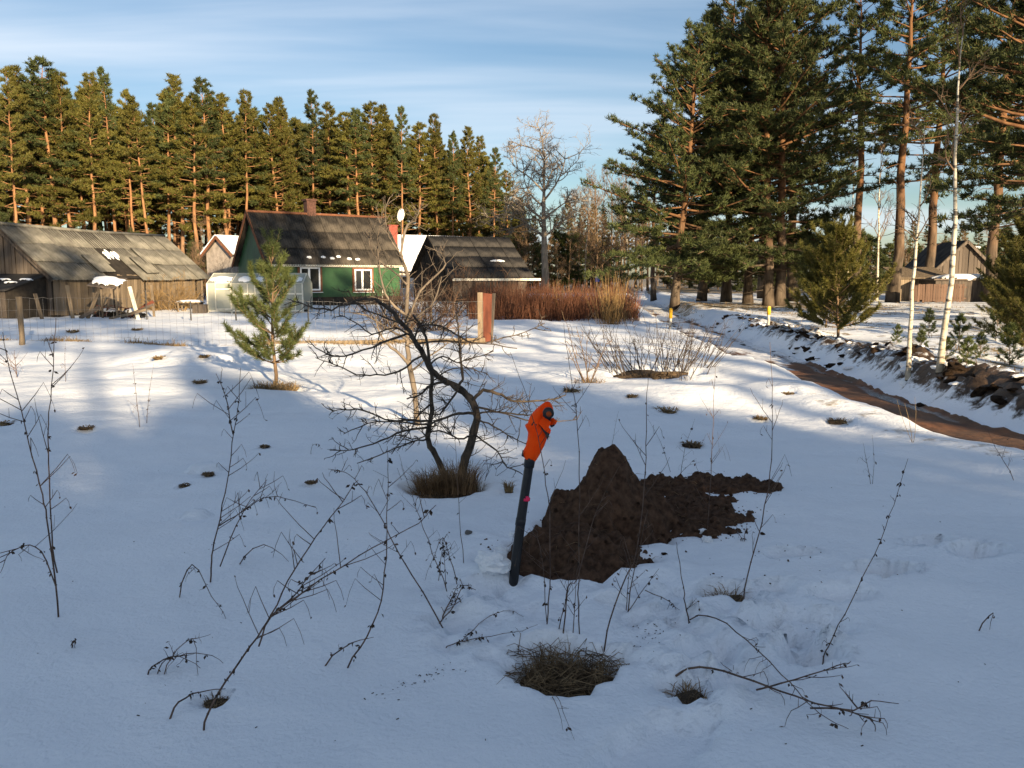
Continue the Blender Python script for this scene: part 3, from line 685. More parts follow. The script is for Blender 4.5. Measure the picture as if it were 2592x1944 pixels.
# ------------------------------------------------------------------ dry weeds in the snow
def smooth(P, n=3):
    """Catmull-Rom through the points"""
    P = np.asarray(P, float); Q = np.vstack([2*P[0]-P[1], P, 2*P[-1]-P[-2]]); o = []
    for i in range(1, len(Q)-2):
        for k in range(n):
            t = k/n; a, b, c, d = Q[i-1], Q[i], Q[i+1], Q[i+2]
            o.append(.5*((2*b)+(c-a)*t+(2*a-5*b+4*c-d)*t*t+(3*b-a-3*c+d)*t**3))
    o.append(P[-1]); return np.array(o)
def leaf(mb, p, s, q):
    a = nrm(q.normal(0, 1, 3)*[1, 1, .4]+[0, 0, -1.1]); b = nrm(np.cross(a, q.normal(0, 1, 3))); c = np.cross(a, b)
    mb.add([p, p+a*s*.5+b*s*.28, p+a*s, p+a*s*.5-b*s*.28, p+a*s*.45+c*s*.2], None, [[0, 1, 4], [1, 2, 4], [2, 3, 4], [3, 0, 4]])
def weed(stems, label, seed, r0=.0042, twigs=6, leaves=5, tl=.16, name='dry_weed', mode=None, group=None, mat='weed', lift=.0, upbias=.55):
    """stems: list of pixel polylines; the first starts where the plant leaves the snow. A stem marked 'g' comes back to the ground at its end."""
    r0 = r0*.74; q = np.random.default_rng(seed); b0 = gp(*stems[0][0][:2]); root = empty(name, tuple(b0)); tag(root, label, 'weed', group)
    for si, st in enumerate(stems):
        g_end = st[-1] == 'g'; along = st[-1] == 'l'
        if g_end or along: st = st[:-1]
        ga = gp(*st[0]) if (st[0][1] > 0) else b0
        ya = ga[1] if si == 0 or g_end or along else b0[1]
        yb = gp(*st[-1])[1] if (g_end or along) else ya+q.normal(.03, .06)
        n = len(st); P = []
        for i, (px, py) in enumerate(st):
            t = i/(n-1)
            if along:
                g = gp(px, py+8); P.append(g+[0, 0, .02+lift+.03*math.sin(math.pi*min(1, t*1.2))])
            else: P.append(at(px, py, ya+(yb-ya)*t))
        P = smooth(np.array(P), 3)-b0
        if si == 0 or g_end: P[0][2] -= .03
        if g_end: P[-1][2] -= .02
        wob = q.normal(0, .0018, P.shape); wob[0] = 0; P = P+wob
        rs = np.linspace(r0 if si == 0 else r0*.75, r0*.28, len(P)); 
        mb = MB(); mb.tubes(P, rs, 6)
        # little nodes along the stem
        for k in range(2, len(P)-1, 2): mb.tubes([P[k]-(P[k+1]-P[k])*.06, P[k], P[k]+(P[k+1]-P[k])*.06], [rs[k]*.8, rs[k]*1.5, rs[k]*.8], 5)
        mb.build('stem', MAT[mat], root)
        L = np.linalg.norm(np.diff(P, axis=0), axis=1).sum()
        for k in range(int(twigs if si == 0 else twigs*.5)):
            t = q.uniform(.22, .92); i = int(t*(len(P)-2)); p = P[i]+(P[i+1]-P[i])*q.random()
            d0 = nrm(P[i+1]-P[i]); sd = q.choice([-1, 1]); out = np.array([sd*q.uniform(.5, 1), q.normal(0, .45), 0]); d = nrm(d0*upbias+out*.8)
            l = tl*q.uniform(.4, 1.2)*(1-.45*t); bend = q.random() < .6
            p1 = p+d*l*.45; p2 = p1+nrm(d*.8+[0, 0, .1])*l*.3
            p3 = p2+(nrm(np.array([sd*.35, 0, -1.0])) if bend else nrm(d+[0, 0, .25]))*l*q.uniform(.25, .6)
            tb = MB(); tb.tubes([p, p1, p2, (p2+p3)/2+[sd*.004, 0, 0], p3], np.array([.42, .36, .3, .24, .16])*r0, 4)
            if q.random() < .5: 
                e = p1+nrm(d*.4+[-sd*.3, .2, .8])*l*.3; tb.tubes([p1, e], [.28*r0, .14*r0], 4)
            if q.random() < .45: leaf(tb, p3, q.uniform(.012, .022), q)
            tb.build('twig', MAT[mat], root)
        lb = MB()
        for k in range(leaves):
            i = q.integers(1, len(P)-1)
            for _ in range(q.integers(1, 4)): leaf(lb, P[i]+q.normal(0, .004, 3), q.uniform(.011, .024), q)
        if leaves: lb.build('shrivelled_leaves', MAT['weed_leaf'], root)
    return root
weed([[(148, 1562), (136, 1440), (118, 1310), (108, 1255), (83, 1157), (60, 1063), (34, 969), (14, 886), (6, 842)], [(145, 1450), (130, 1349), (125, 1212), (121, 1103), (127, 1013), (136, 897), (140, 806)],
      [(140, 1480), (105, 1395), (60, 1382), (20, 1405), (2, 1450)]], 'tall twin stemmed dry weed with arching drooping twigs in open snow', 1, .0062, 13, 9, .26)
weed([[(531, 1474), (535, 1420), (542, 1374), (564, 1277), (579, 1193), (593, 1085), (604, 1013), (609, 930)], [(590, 1100), (571, 1002), (546, 948)], [(557, 1434), (597, 1331), (633, 1266), (676, 1212)],
      [(555, 1331), (615, 1295), (665, 1260), (723, 1262), (800, 1284)]], 'tall forked dry weed with many kinked side twigs', 2, .0058, 12, 8, .26)
weed([[(597, 1429), (665, 1378), (738, 1421), 'g']], 'thick broken stalk bent like a roof over the snow', 3, .0048, 2, 3, .08)
weed([[(513, 1848), (537, 1783), (594, 1694), (651, 1612), (688, 1555), (728, 1474), (781, 1388), (834, 1311), (879, 1250), (905, 1215)], [(655, 1636), (688, 1559), (781, 1490), (875, 1429), (977, 1368), (1062, 1323), (1103, 1278)],
      [(690, 1556), (741, 1510), (781, 1461), (822, 1417)]], 'long slanting pair of crossed dry stalks rooted by a tiny yellow tussock', 4, .0052, 14, 10, .2)
weed([[(427, 1813), (470, 1790), (529, 1763), (572, 1748), 'l']], 'short dark stalk lying on the snow by the tiny yellow tussock', 5, .005, 1, 3, .05)
weed([[(871, 1691), (928, 1612), (964, 1518), (977, 1413), (979, 1311), (983, 1220), (982, 1130)]], 'dry weed bowing up from slant to upright with hanging leaf clusters', 6, .0046, 8, 14, .2)
weed([[(818, 1679), (891, 1649), (948, 1614), 'l']], 'straight dark stick lying at the foot of the bowed weed', 7, .0045, 2, 2, .04)
weed([[(1135, 1600), (1042, 1457), (1001, 1384), (960, 1299), (909, 1224), (873, 1195), (830, 1190)]], 'dry weed leaning away from the pipe with a drooping arched tip', 8, .0045, 9, 9, .15)
weed([[(1135, 1498), (1095, 1400), (1062, 1311), (1042, 1250), (1010, 1150)]], 'thin straight weed leaning towards the fruit tree', 9, .0032, 5, 5, .12)
weed([[(1160, 1484), (1139, 1413), (1121, 1360), (1098, 1410), (1074, 1466), 'g'], [(1110, 1470), (1118, 1400), (1121, 1362)], [(1130, 1500), (1124, 1420), (1121, 1362)]], 'bundle of broken straws folded into a small tent', 10, .0036, 7, 10, .1, mat='weed')
weed([[(1174, 1425), (1164, 1323), (1160, 1258), (1154, 1150), (1150, 1050)]], 'lone thin straight stalk between the fruit tree and the pipe', 12, .0028, 2, 2, .1)
weed([[(1110, 1580), (1140, 1520), (1160, 1480)], [(1112, 1578), (1150, 1530), (1172, 1484), (1205, 1492)]], 'rusty brown broken weed stub beside the trampled snow', 13, .0055, 6, 10, .08)
weed([[(452, 1510), (486, 1429), (537, 1510), (578, 1569), 'g']], 'dry stalk snapped into a sharp peak in open snow', 14, .0045, 5, 6, .08)
weed([[(368, 1710), (399, 1677), (450, 1660), (517, 1653), (572, 1677), 'g'], [(411, 1706), (448, 1645), (490, 1618), (499, 1708), 'g'], [(392, 1706), (420, 1672), (450, 1662), (520, 1690), 'g']], 'low arch of dry stalks bent back into the snow', 15, .0042, 6, 6, .08)
weed([[(1383, 1580), (1390, 1500), (1392, 1450), (1391, 1295), (1378, 1197), (1360, 1099), (1338, 1023), (1318, 960), (1290, 890)], [(1384, 1575), (1374, 1432), (1362, 1360), (1350, 1330)]], 'tall thin weed crossing in front of the orange wrapping', 16, .0038, 9, 5, .2, upbias=.8)
weed([[(1468, 1605), (1465, 1500), (1465, 1378), (1468, 1197), (1459, 1052), (1450, 980), (1438, 899), (1427, 818)]], 'tallest bare stalk rising from the straw tussock', 17, .004, 8, 5, .22, upbias=.9)
weed([[(1424, 1600), (1439, 1486), (1461, 1465), (1497, 1334), (1519, 1269), (1570, 1179)], [(1415, 1592), (1430, 1520), (1437, 1480)], [(1449, 1620), (1455, 1530), (1459, 1470)]], 'fan of stiff stalks leaning over the dug earth', 18, .0042, 6, 3, .16, upbias=.9)
weed([[(1527, 1646), (1545, 1570), (1584, 1461), (1613, 1396), (1631, 1233), (1635, 1125), (1636, 1021), (1641, 951)]], 'curved stalk sweeping up from the straw tussock past the earth heap', 19, .0046, 8, 5, .18, upbias=.9)
weed([[(1588, 1553), (1600, 1470), (1620, 1389), (1640, 1290)], [(1588, 1550), (1630, 1490), (1669, 1439)], [(1585, 1545), (1590, 1480), (1597, 1420)], [(1633, 1494), (1690, 1520), (1722, 1553)]], 'short forked bunch of stalks in the trampled snow', 20, .0042, 5, 3, .12)
weed([[(1746, 1576), (1735, 1530), (1729, 1486), (1716, 1400), (1712, 1371)], [(1746, 1574), (1714, 1616)], [(1746, 1574), (1758, 1600), (1765, 1612)]], 'pale curved stalk forking at the snow clods', 21, .0045, 2, 1, .1)
weed([[(1746, 1574), (1812, 1599), (1888, 1663), (1974, 1753), (2033, 1812), (2093, 1855), (2148, 1878), 'l']], 'long arched bramble shoot bowing down across the snow', 22, .0042, 10, 6, .12, lift=.035)
weed([[(1710, 1708), (1799, 1719), (1906, 1761), (2012, 1804), (2157, 1836), (2204, 1846), (2216, 1872), 'l'], [(1914, 1765), (2008, 1757), (2118, 1714), (2153, 1693), 'l'], [(2050, 1812), (2157, 1836), (2204, 1808), (2272, 1799), 'l'], [(1900, 1758), (1885, 1720), (1875, 1688)]], 'thick dark fallen branch with side shoots lying on the snow', 23, .0062, 8, 5, .14, lift=.02, name='fallen_branch')
weed([[(1881, 1528), (1891, 1465), (1928, 1324), (1950, 1197), (1955, 1103), (1955, 1021), (1949, 864)]], 'tall bare sapling stalk growing from the dark ragged tussock', 24, .0048, 11, 3, .24, upbias=1.1)
weed([[(1790, 1352), (1794, 1300), (1801, 1161), (1804, 1103), (1807, 1002), (1811, 930)]], 'upright bare sapling stalk behind the spread soil', 25, .0042, 10, 3, .24, upbias=1.1)
weed([[(2078, 1689), (2090, 1650), (2110, 1608), (2153, 1523), (2199, 1433), (2242, 1335), (2270, 1250), (2300, 1160)]], 'slanting weed beaded with small dry leaves near the footprints', 26, .0042, 5, 16, .07)
weed([[(2472, 1597), (2515, 1550), (2504, 1593), 'g']], 'tiny snapped stalk alone in smooth snow', 27, .004, 1, 1, .04)
weed([[(354, 1081), (344, 995), (336, 919)]], 'short straight weed with dry buds in the sun streaked snow', 28, .0046, 3, 8, .08)
weed([[(371, 1071), (376, 1013), (389, 922)]], 'short weed leaning from its straight neighbour with dry buds', 29, .0046, 3, 8, .08)
weed([[(166, 966), (164, 910), (165, 868)]], 'small thin weed by the fence grass', 30, .0045, 3, 3, .1)
weed([[(43, 955), (38, 915), (36, 886)], [(43, 950), (30, 925), (12, 880)]], 'small brown sapling with low twigs by the fence', 31, .010, 8, 2, .3)
weed([[(1722, 1205), (1735, 1130), (1760, 1060)], [(1722, 1200), (1745, 1175), (1762, 1160)]], 'thin pale weed tilting over open shaded snow', 32, .003, 4, 2, .12)
weed([[(1545, 1150), (1556, 1090), (1566, 1040)]], 'fine pale stalk behind the earth heap peak', 33, .0026, 2, 1, .08)
weed([[(2205, 1225), (2192, 1160), (2185, 1120)], [(2208, 1228), (2212, 1170), (2208, 1100)]], 'pair of thin stalks near the track', 34, .003, 3, 2, .12)
weed([[(2310, 1120), (2300, 1060), (2290, 1020)], [(2312, 1120), (2318, 1060), (2315, 1005)], [(2308, 1118), (2285, 1060), (2270, 1010)]], 'sheaf of pale straw stalks at the track edge', 35, .004, 0, 0, .1, mat='grass')
weed([[(2570, 1215), (2530, 1150), (2500, 1090)]], 'thin dark weed leaning towards the track', 36, .004, 4, 3, .15)
weed([[(1882, 1372), (1888, 1345), (1890, 1330)], [(1880, 1370), (1868, 1345), (1860, 1320)]], 'tiny sprig on the snow right behind the dark ragged tussock', 37, .003, 5, 4, .06)
weed([[(180, 1640), (186, 1622), (192, 1640), 'g']], 'little dark curled sprig poking through smooth snow', 38, .004, 1, 3, .03)
weed([[(787, 1150), (790, 1128), (806, 1124), (812, 1136)]], 'tiny hooked weed in shaded snow', 39, .003, 1, 3, .03)
weed([[(1120, 1640), (1160, 1625), (1215, 1615), (1300, 1600), (1360, 1582)], [(1170, 1622), (1200, 1590), (1240, 1560), (1290, 1545), (1325, 1560)]], 'thin runner arching over the snow into the straw tussock', 40, .0034, 3, 8, .06)
weed([[(1385, 1752), (1405, 1800), (1425, 1855), 'l'], [(1395, 1752), (1415, 1800), (1452, 1880), 'l']], 'pair of dark straws hanging from the tussock onto the snow', 41, .0026, 2, 1, .05)
weed([[(1700, 1195), (1672, 1120), (1640, 1060)]], 'very thin slanted stalk in the shade of the swell', 42, .0026, 2, 1, .1)
def stray_bits():
    q = np.random.default_rng(77)
    for px, py in [(1186, 1352), (1192, 1345)][:1]:
        g = gp(px, py); me = lump_mesh('stone', 3, 2, .25, .8); o = link('stone', me, MAT['stone']); o.location = (g[0], g[1], g[2]+.01); o.scale = (.023, .02, .018); tag(o, 'small grey stone lying on the snow near the pipe', 'stone')
    mb = MB()
    for i in range(170):
        px = q.uniform(0, 2592); py = q.uniform(1050, 1944)
        if i > 60: px = q.normal(1050, 60); py = 1725-(px-1050)*.32+q.normal(0, 8)
        if i > 100: px = q.normal(1650, 25); py = q.normal(1600, 18)
        if i > 140: px = q.normal(1880, 60); py = q.normal(1290, 60)
        g = gp(px, py); s = q.uniform(.0012, .0035); a = q.uniform(0, 6.28); d = np.array([math.cos(a), math.sin(a), 0])
        mb.bar(g+[0, 0, .001]-d*s*1.5, g+[0, 0, .0025]+d*s*1.5, s, s*.6)
    o = mb.build('bark_crumbs', MAT['weed_leaf']); tag(o, 'bark crumbs and needles scattered over the snow', 'litter', kind='stuff')
stray_bits()

# ------------------------------------------------------------------ bare fruit trees
def twiggy(tw, P, r, q, n, tl, r1=.0032, up=.15, lvl=1, t0=.15, flat=None):
    """short crooked fruit-tree spurs along a limb"""
    for k in range(n):
        t = q.uniform(t0, 1); i = min(len(P)-2, int(t*(len(P)-1))); p = P[i]+(P[i+1]-P[i])*q.random(); d0 = nrm(P[i+1]-P[i])
        v = q.normal(0, 1, 3)*[1, .8, .9]; v = nrm(v-d0*v.dot(d0)); d = nrm(d0*q.uniform(.3, .9)+v*.9+[0, 0, up]); l = tl*q.uniform(.3, 1.2)*(1.1-.5*t)
        pts = [p]; dd = d
        for s in range(4):
            dd = nrm(dd+q.normal(0, .24, 3)+[0, 0, up*.25]); pts.append(pts[-1]+dd*l/4)
        ra = r1*q.uniform(.7, 1.2); tw.add(pts, np.linspace(ra, ra*.4, 5), 4)
        if lvl > 0: twiggy(tw, np.array(pts), ra, q, q.integers(2, 5), l*.5, ra*.6, up, lvl-1)
def limb(mb, tw, pts, Y, r0, r1, q, n, tl, dy=0.0, org=None, up=.12, lvl=1):
    m = len(pts); P = np.array([at(px, py, Y+dy*math.sin(math.pi*.5*i/(m-1))) for i, (px, py) in enumerate(pts)])-org
    P = smooth(P, 3); P[1:] += q.normal(0, .004, P[1:].shape); rs = np.linspace(r0, r1, len(P))
    rs = rs*(1+.08*q.normal(0, 1, len(P))); mb.tubes(P, rs, 9)
    twiggy(tw, P, r0, q, int(n*1.35), tl, min(.0036, r1*1.0+.0014), up, lvl)
    return P
def apple():
    q = np.random.default_rng(50); B = gp(1150, 1262); Y = B[1]+.12
    root = empty('fruit_tree', (B[0], B[1]+.12, B[2]-.06)); org = np.array(root.location)
    tag(root, 'crooked bare dark fruit tree with two curved stems in a melted hollow', 'tree')
    t = MB(); tw = Tw()
    limb(t, tw, [(1162, 1262), (1170, 1195), (1180, 1159), (1198, 1104), (1206, 1057), (1198, 1018), (1173, 992), (1141, 971), (1108, 953), (1086, 927), (1065, 887), (1043, 851), (1018, 819), (985, 783), (953, 757)], Y, .036, .013, q, 26, .34, .1, org)
    limb(t, tw, [(1135, 1255), (1115, 1173), (1090, 1130), (1083, 1094), (1094, 1039), (1092, 967), (1086, 895), (1068, 833), (1045, 795)], Y, .026, .008, q, 18, .3, .05, org)
    t.build('trunk', MAT['bark_apple'], root)
    LB = [([(953, 757), (902, 761), (840, 786), (780, 775), (735, 760)], .010, .004, 12, -.05), ([(1155, 985), (1170, 960), (1164, 895), (1159, 833), (1155, 797)], .012, .005, 10, .1),
          ([(1198, 1012), (1224, 989), (1256, 996), (1300, 1016), (1358, 1016), (1401, 1010), (1432, 998)], .014, .004, 20, .15), ([(1205, 1030), (1250, 1040), (1311, 1050), (1343, 1052), (1385, 1042)], .009, .003, 12, -.1),
          ([(1204, 1050), (1260, 1042), (1330, 1062), (1400, 1068), (1460, 1062)], .007, .003, 10, .2), ([(1202, 1100), (1256, 1141), (1285, 1180), (1325, 1202)], .007, .003, 8, -.15), ([(1206, 1060), (1250, 1080), (1300, 1110), (1340, 1130)], .007, .003, 8, .1),
          ([(1200, 1047), (1159, 1047), (1112, 1061), (1075, 1075), (1003, 1068), (931, 1072), (869, 1097)], .011, .003, 20, -.2), ([(1086, 1065), (1021, 1065), (974, 1061), (924, 1039), (869, 1036), (830, 1052)], .009, .003, 14, .15),
          ([(1083, 1082), (1025, 1093), (967, 1115), (895, 1139), (837, 1141)], .009, .003, 14, -.25), ([(1085, 1110), (1040, 1118), (981, 1144), (905, 1173)], .007, .003, 9, -.3),
          ([(1032, 844), (967, 869), (895, 895), (833, 898), (782, 866)], .009, .003, 15, -.2), ([(1070, 900), (1010, 940), (953, 949), (902, 947), (848, 924), (797, 905)], .008, .003, 13, .2),
          ([(1050, 855), (1061, 826), (1112, 826), (1155, 848), (1198, 869), (1256, 873), (1307, 880)], .008, .003, 14, -.2), ([(1055, 870), (1130, 862), (1220, 869), (1274, 855), (1329, 840), (1379, 819)], .007, .0028, 13, .25),
          ([(1018, 819), (960, 800), (905, 770), (880, 735)], .007, .003, 9, .15), ([(1043, 851), (1000, 830), (940, 845), (900, 815), (860, 800)], .007, .003, 9, -.1),
          ([(1130, 965), (1095, 975), (1060, 1000), (1030, 1010)], .012, .005, 9, -.1), ([(1094, 1020), (1060, 1050), (1030, 1100), (990, 1150)], .007, .003, 10, .2), ([(1160, 985), (1130, 1030), (1100, 1050), (1065, 1040)], .009, .004, 10, .2),
          ([(1198, 1104), (1160, 1110), (1110, 1090), (1060, 1110), (1000, 1100)], .008, .003, 12, -.3), ([(1090, 967), (1130, 940), (1180, 930), (1230, 945)], .006, .003, 8, .2), ([(1086, 927), (1120, 900), (1160, 920), (1200, 905), (1250, 890)], .007, .003, 9, -.1)]
    for pts, r0, r1, n, dy in LB:
        b = MB(); tw2 = Tw(); limb(b, tw2, pts, Y, r0, r1, q, int(n*1.05), .2, dy, org); tw2.flush(b); b.build('branch', MAT['bark_apple'], root)
    # thicket of suckers round the foot
    for k in range(80):
        a = q.normal(0, 1); p = np.array([q.normal(-.05, .13), q.normal(0, .08), .0]); d = nrm(np.array([a*.75, q.normal(0, .5), 1.0])); l = q.uniform(.12, .42); pts = [p]
        for s in range(4): d = nrm(d+q.normal(0, .2, 3)); pts.append(pts[-1]+d*l/4)
        tw.add(pts, np.linspace(.0028, .001, 5), 4); twiggy(tw, np.array(pts), .002, q, 2, .1, .0015, 0, 0)
    m = MB(); tw.flush(m); m.build('twigs', MAT['bark_apple'], root)
    # second, greyer tree behind
    B = gp(1057, 1076); Y = B[1]; root = empty('fruit_tree', (B[0], B[1], B[2]-.03)); org = np.array(root.location); tag(root, 'slim grey brown sapling with a straight stem behind the crooked fruit tree', 'tree')
    t = MB(); tw = Tw()
    limb(t, tw, [(1057, 1080), (1050, 1003), (1039, 938), (1032, 877), (1028, 815), (1031, 703), (1015, 640), (1031, 570), (1050, 560), (1060, 530)], Y, .034, .005, q, 22, .4, .1, org)
    t.build('trunk', MAT['bark_grey'], root)
    for pts, r0, n, dy in [([(1035, 925), (1021, 905), (989, 878), (960, 840), (950, 800)], .02, 12, -.2), ([(1030, 815), (1065, 735), (1122, 680), (1124, 655), (1116, 620)], .014, 12, .2), ([(1030, 800), (985, 760), (964, 703), (955, 608), (965, 560)], .014, 14, -.2),
                           ([(1030, 720), (1000, 690), (960, 660), (935, 620), (925, 575)], .011, 12, .3), ([(1028, 830), (1070, 790), (1100, 760), (1120, 700)], .012, 10, -.3), ([(1020, 650), (985, 600), (975, 540), (985, 500)], .009, 9, .1), ([(1030, 860), (980, 830), (930, 800), (880, 790)], .012, 10, .3), ([(1040, 940), (1090, 900), (1130, 870), (1170, 820)], .01, 9, .3)]:
        b = MB(); tw2 = Tw(); limb(b, tw2, pts, Y, r0, .0045, q, n, .34, dy, org, .3); tw2.flush(b); b.build('branch', MAT['bark_grey'], root)
    m = MB(); tw.flush(m); m.build('twigs', MAT['bark_grey'], root)
apple()
def fan_bush(px, py, wpx, hpx, n, label, mat, seed, r=.006, name='bare_bush', lean=.55, base_w=.35, cat='bush', sub=2, soil=False, twl=.3):
    q = np.random.default_rng(seed); B = gp(px, py); root = empty(name, (B[0], B[1], B[2]-.03)); tag(root, label, cat)
    wd = wpx/F*B[1]; ht = hpx/F*B[1]; tw = Tw()
    for k in range(n):
        u = q.uniform(-1, 1); p = np.array([u*wd*base_w*.5, q.normal(0, wd*base_w*.16), 0]); d = nrm(np.array([u*lean+q.normal(0, .28), q.normal(0, .35), 1.0])); l = ht*q.uniform(.55, 1.15)
        pts = [p]
        for s in range(5): d = nrm(d+q.normal(0, .07, 3)+[0, 0, .03]); pts.append(pts[-1]+d*l/5)
        tw.add(pts, np.linspace(r*q.uniform(.6, 1.1), r*.22, 6), 4)
        twiggy(tw, np.array(pts), r, q, sub, l*twl, r*.4, .25, 1, .35)
    m = MB(); tw.flush(m); m.build('stems', MAT[mat], root)
    if soil:
        me = lump_mesh('root_clump', seed, 3, .35, .5); me.materials.append(MAT['sod']); c = link('root_clump', me, None, root); c.scale = (wd*.42, wd*.16, wd*.09)
        b = MB(); blades(b, np.array([0, 0, .0]), 240, wd*.32, .16, .8, .004, q); b.build('grass_blades', MAT['grass_dark'], root)
    return root
fan_bush(1660, 948, 330, 150, 95, 'wide bare bush of thin dark stems on a snow swell', 'bark_dark', 61, .008, base_w=.8, lean=.75, sub=3, soil=True)
fan_bush(1488, 968, 120, 160, 7, 'slender pale sapling with fine twigs beside the wide bare bush', 'bark_brown', 62, .010, 'bare_sapling', .2, .1, 'sapling', 6, True)
fan_bush(1735, 962, 60, 50, 12, 'low dark bushlet at the edge of the snow swell', 'bark_dark', 63, .005, base_w=.5, sub=2)
fan_bush(1625, 868, 50, 40, 10, 'small dark scrub clump behind the wide bare bush', 'bark_dark', 64, .006, base_w=.7, sub=2)

# ------------------------------------------------------------------ pines
def mature_pine(seed, H, cb, R, name, mat, npom=1.0, K=13, pl=.34, pw=.035, nbr=62, lean=0.0, limb_r=1.0, flat=1.0, dead=14, r0=None, sharp=0.0, bark='pbark'):
    q = np.random.default_rng(seed); root = empty(name); r0 = r0 or H*.0098
    z = np.linspace(0, 1, 15); off = np.cumsum(q.normal(0, .022, (15, 2)), 0)*H*.12; off -= off[0]; off[:, 0] += lean*H*z**1.3
    P = np.stack([off[:, 0], off[:, 1], z*H*.985], 1); rad = r0*((1-z)**.85*.93+.05); rad[0] *= 1.45; rad[1] *= 1.06
    P[0, 2] = -.3
    t = MB(); t.tubes(P, rad, 12); t.build('trunk', MAT[bark], root)
    def tr(zz): return np.array([np.interp(zz, P[:, 2], P[:, 0]), np.interp(zz, P[:, 2], P[:, 1]), zz])
    tw = Tw(); C = []; D = []; V = []
    for k in range(nbr):
        s = ((k+q.random())/nbr)**.92; zz = H*(cb+(1-cb)*.975*s); p = tr(zz); az = k*2.399+q.normal(0, .5)
        prof = (1-s)**.62*(.66+.34*min(1, s/.22)); L = R*prof*q.uniform(.55, 1.18)*(1-.28*s*sharp)+.25
        el = math.radians(-8+46*s**1.2+q.normal(0, 7)); d = np.array([math.cos(az)*math.cos(el), math.sin(az)*math.cos(el), math.sin(el)])
        pts = [p]
        for j in range(5): d = nrm(d+q.normal(0, .07, 3)+[0, 0, .05]); pts.append(pts[-1]+d*L/5)
        pts = np.array(pts); br = limb_r*(.012+.016*L)*np.linspace(1, .25, 6)*(H/20)**.3; tw.add(pts, br, 5)
        nsub = int(3+L*3.1*npom)
        for j in range(nsub):
            tt = q.uniform(.28, 1.0); i = min(4, int(tt*5)); b = pts[i]+(pts[i+1]-pts[i])*(tt*5-i); d0 = nrm(pts[i+1]-pts[i])
            v = np.array([-d0[1], d0[0], 0])*q.choice([-1, 1])*q.uniform(.3, 1.1); dd = nrm(d0*.7+v+[0, 0, q.normal(.22, .18)*flat]); l = (.22+.32*L*(1.15-tt))*q.uniform(.5, 1.15)
            e = b+dd*l; tw.add([b, (b+e)/2+[0, 0, .03*l], e], [.008+.004*L, .006, .003], 3); n = max(2, int(l/.24))
            vv = q.random()
            for m in range(n):
                c = b+(e-b)*((m+.7)/n)+q.normal(0, .06, 3); C.append(c); D.append(dd*.5+[0, 0, .62]); V.append(np.clip(vv+q.normal(0, .2), 0, 1))
    for k in range(dead):
        zz = H*q.uniform(cb*.45, cb*1.05); p = tr(zz); az = q.uniform(0, 6.28); l = q.uniform(.4, 1.5); d = np.array([math.cos(az), math.sin(az), q.normal(-.05, .2)])
        tw.add([p, p+d*l*.5, p+d*l+[0, 0, q.normal(-.1, .15)*l]], [.022, .014, .006], 4)
    m = MB(); tw.flush(m); m.build('limbs', MAT[bark], root)
    C = np.array(C); D = np.array(D); V = np.array(V); n = len(C)
    cc = np.repeat(C, K, 0)+q.normal(0, .045*pl/.3, (n*K, 3)); dd = nrm(np.repeat(nrm(D), K, 0)*.75+q.normal(0, .62, (n*K, 3))); ll = pl*q.uniform(.55, 1.15, n*K)
    sd = nrm(np.cross(dd, q.normal(0, 1, (n*K, 3))))*(pw*.5*q.uniform(.6, 1.3, n*K))[:, None]
    vt = np.stack([cc-sd, cc+sd, cc+dd*ll[:, None]], 1).reshape(-1, 3); ix = np.arange(n*K)[:, None]*3
    mb = MB(); mb.add(vt, None, ix+np.array([[0, 1, 2]]), var=np.repeat(np.clip(np.repeat(V, K)+q.normal(0, .12, n*K), 0, 1), 3)); mb.build('crown', MAT[mat], root, False)
    return root
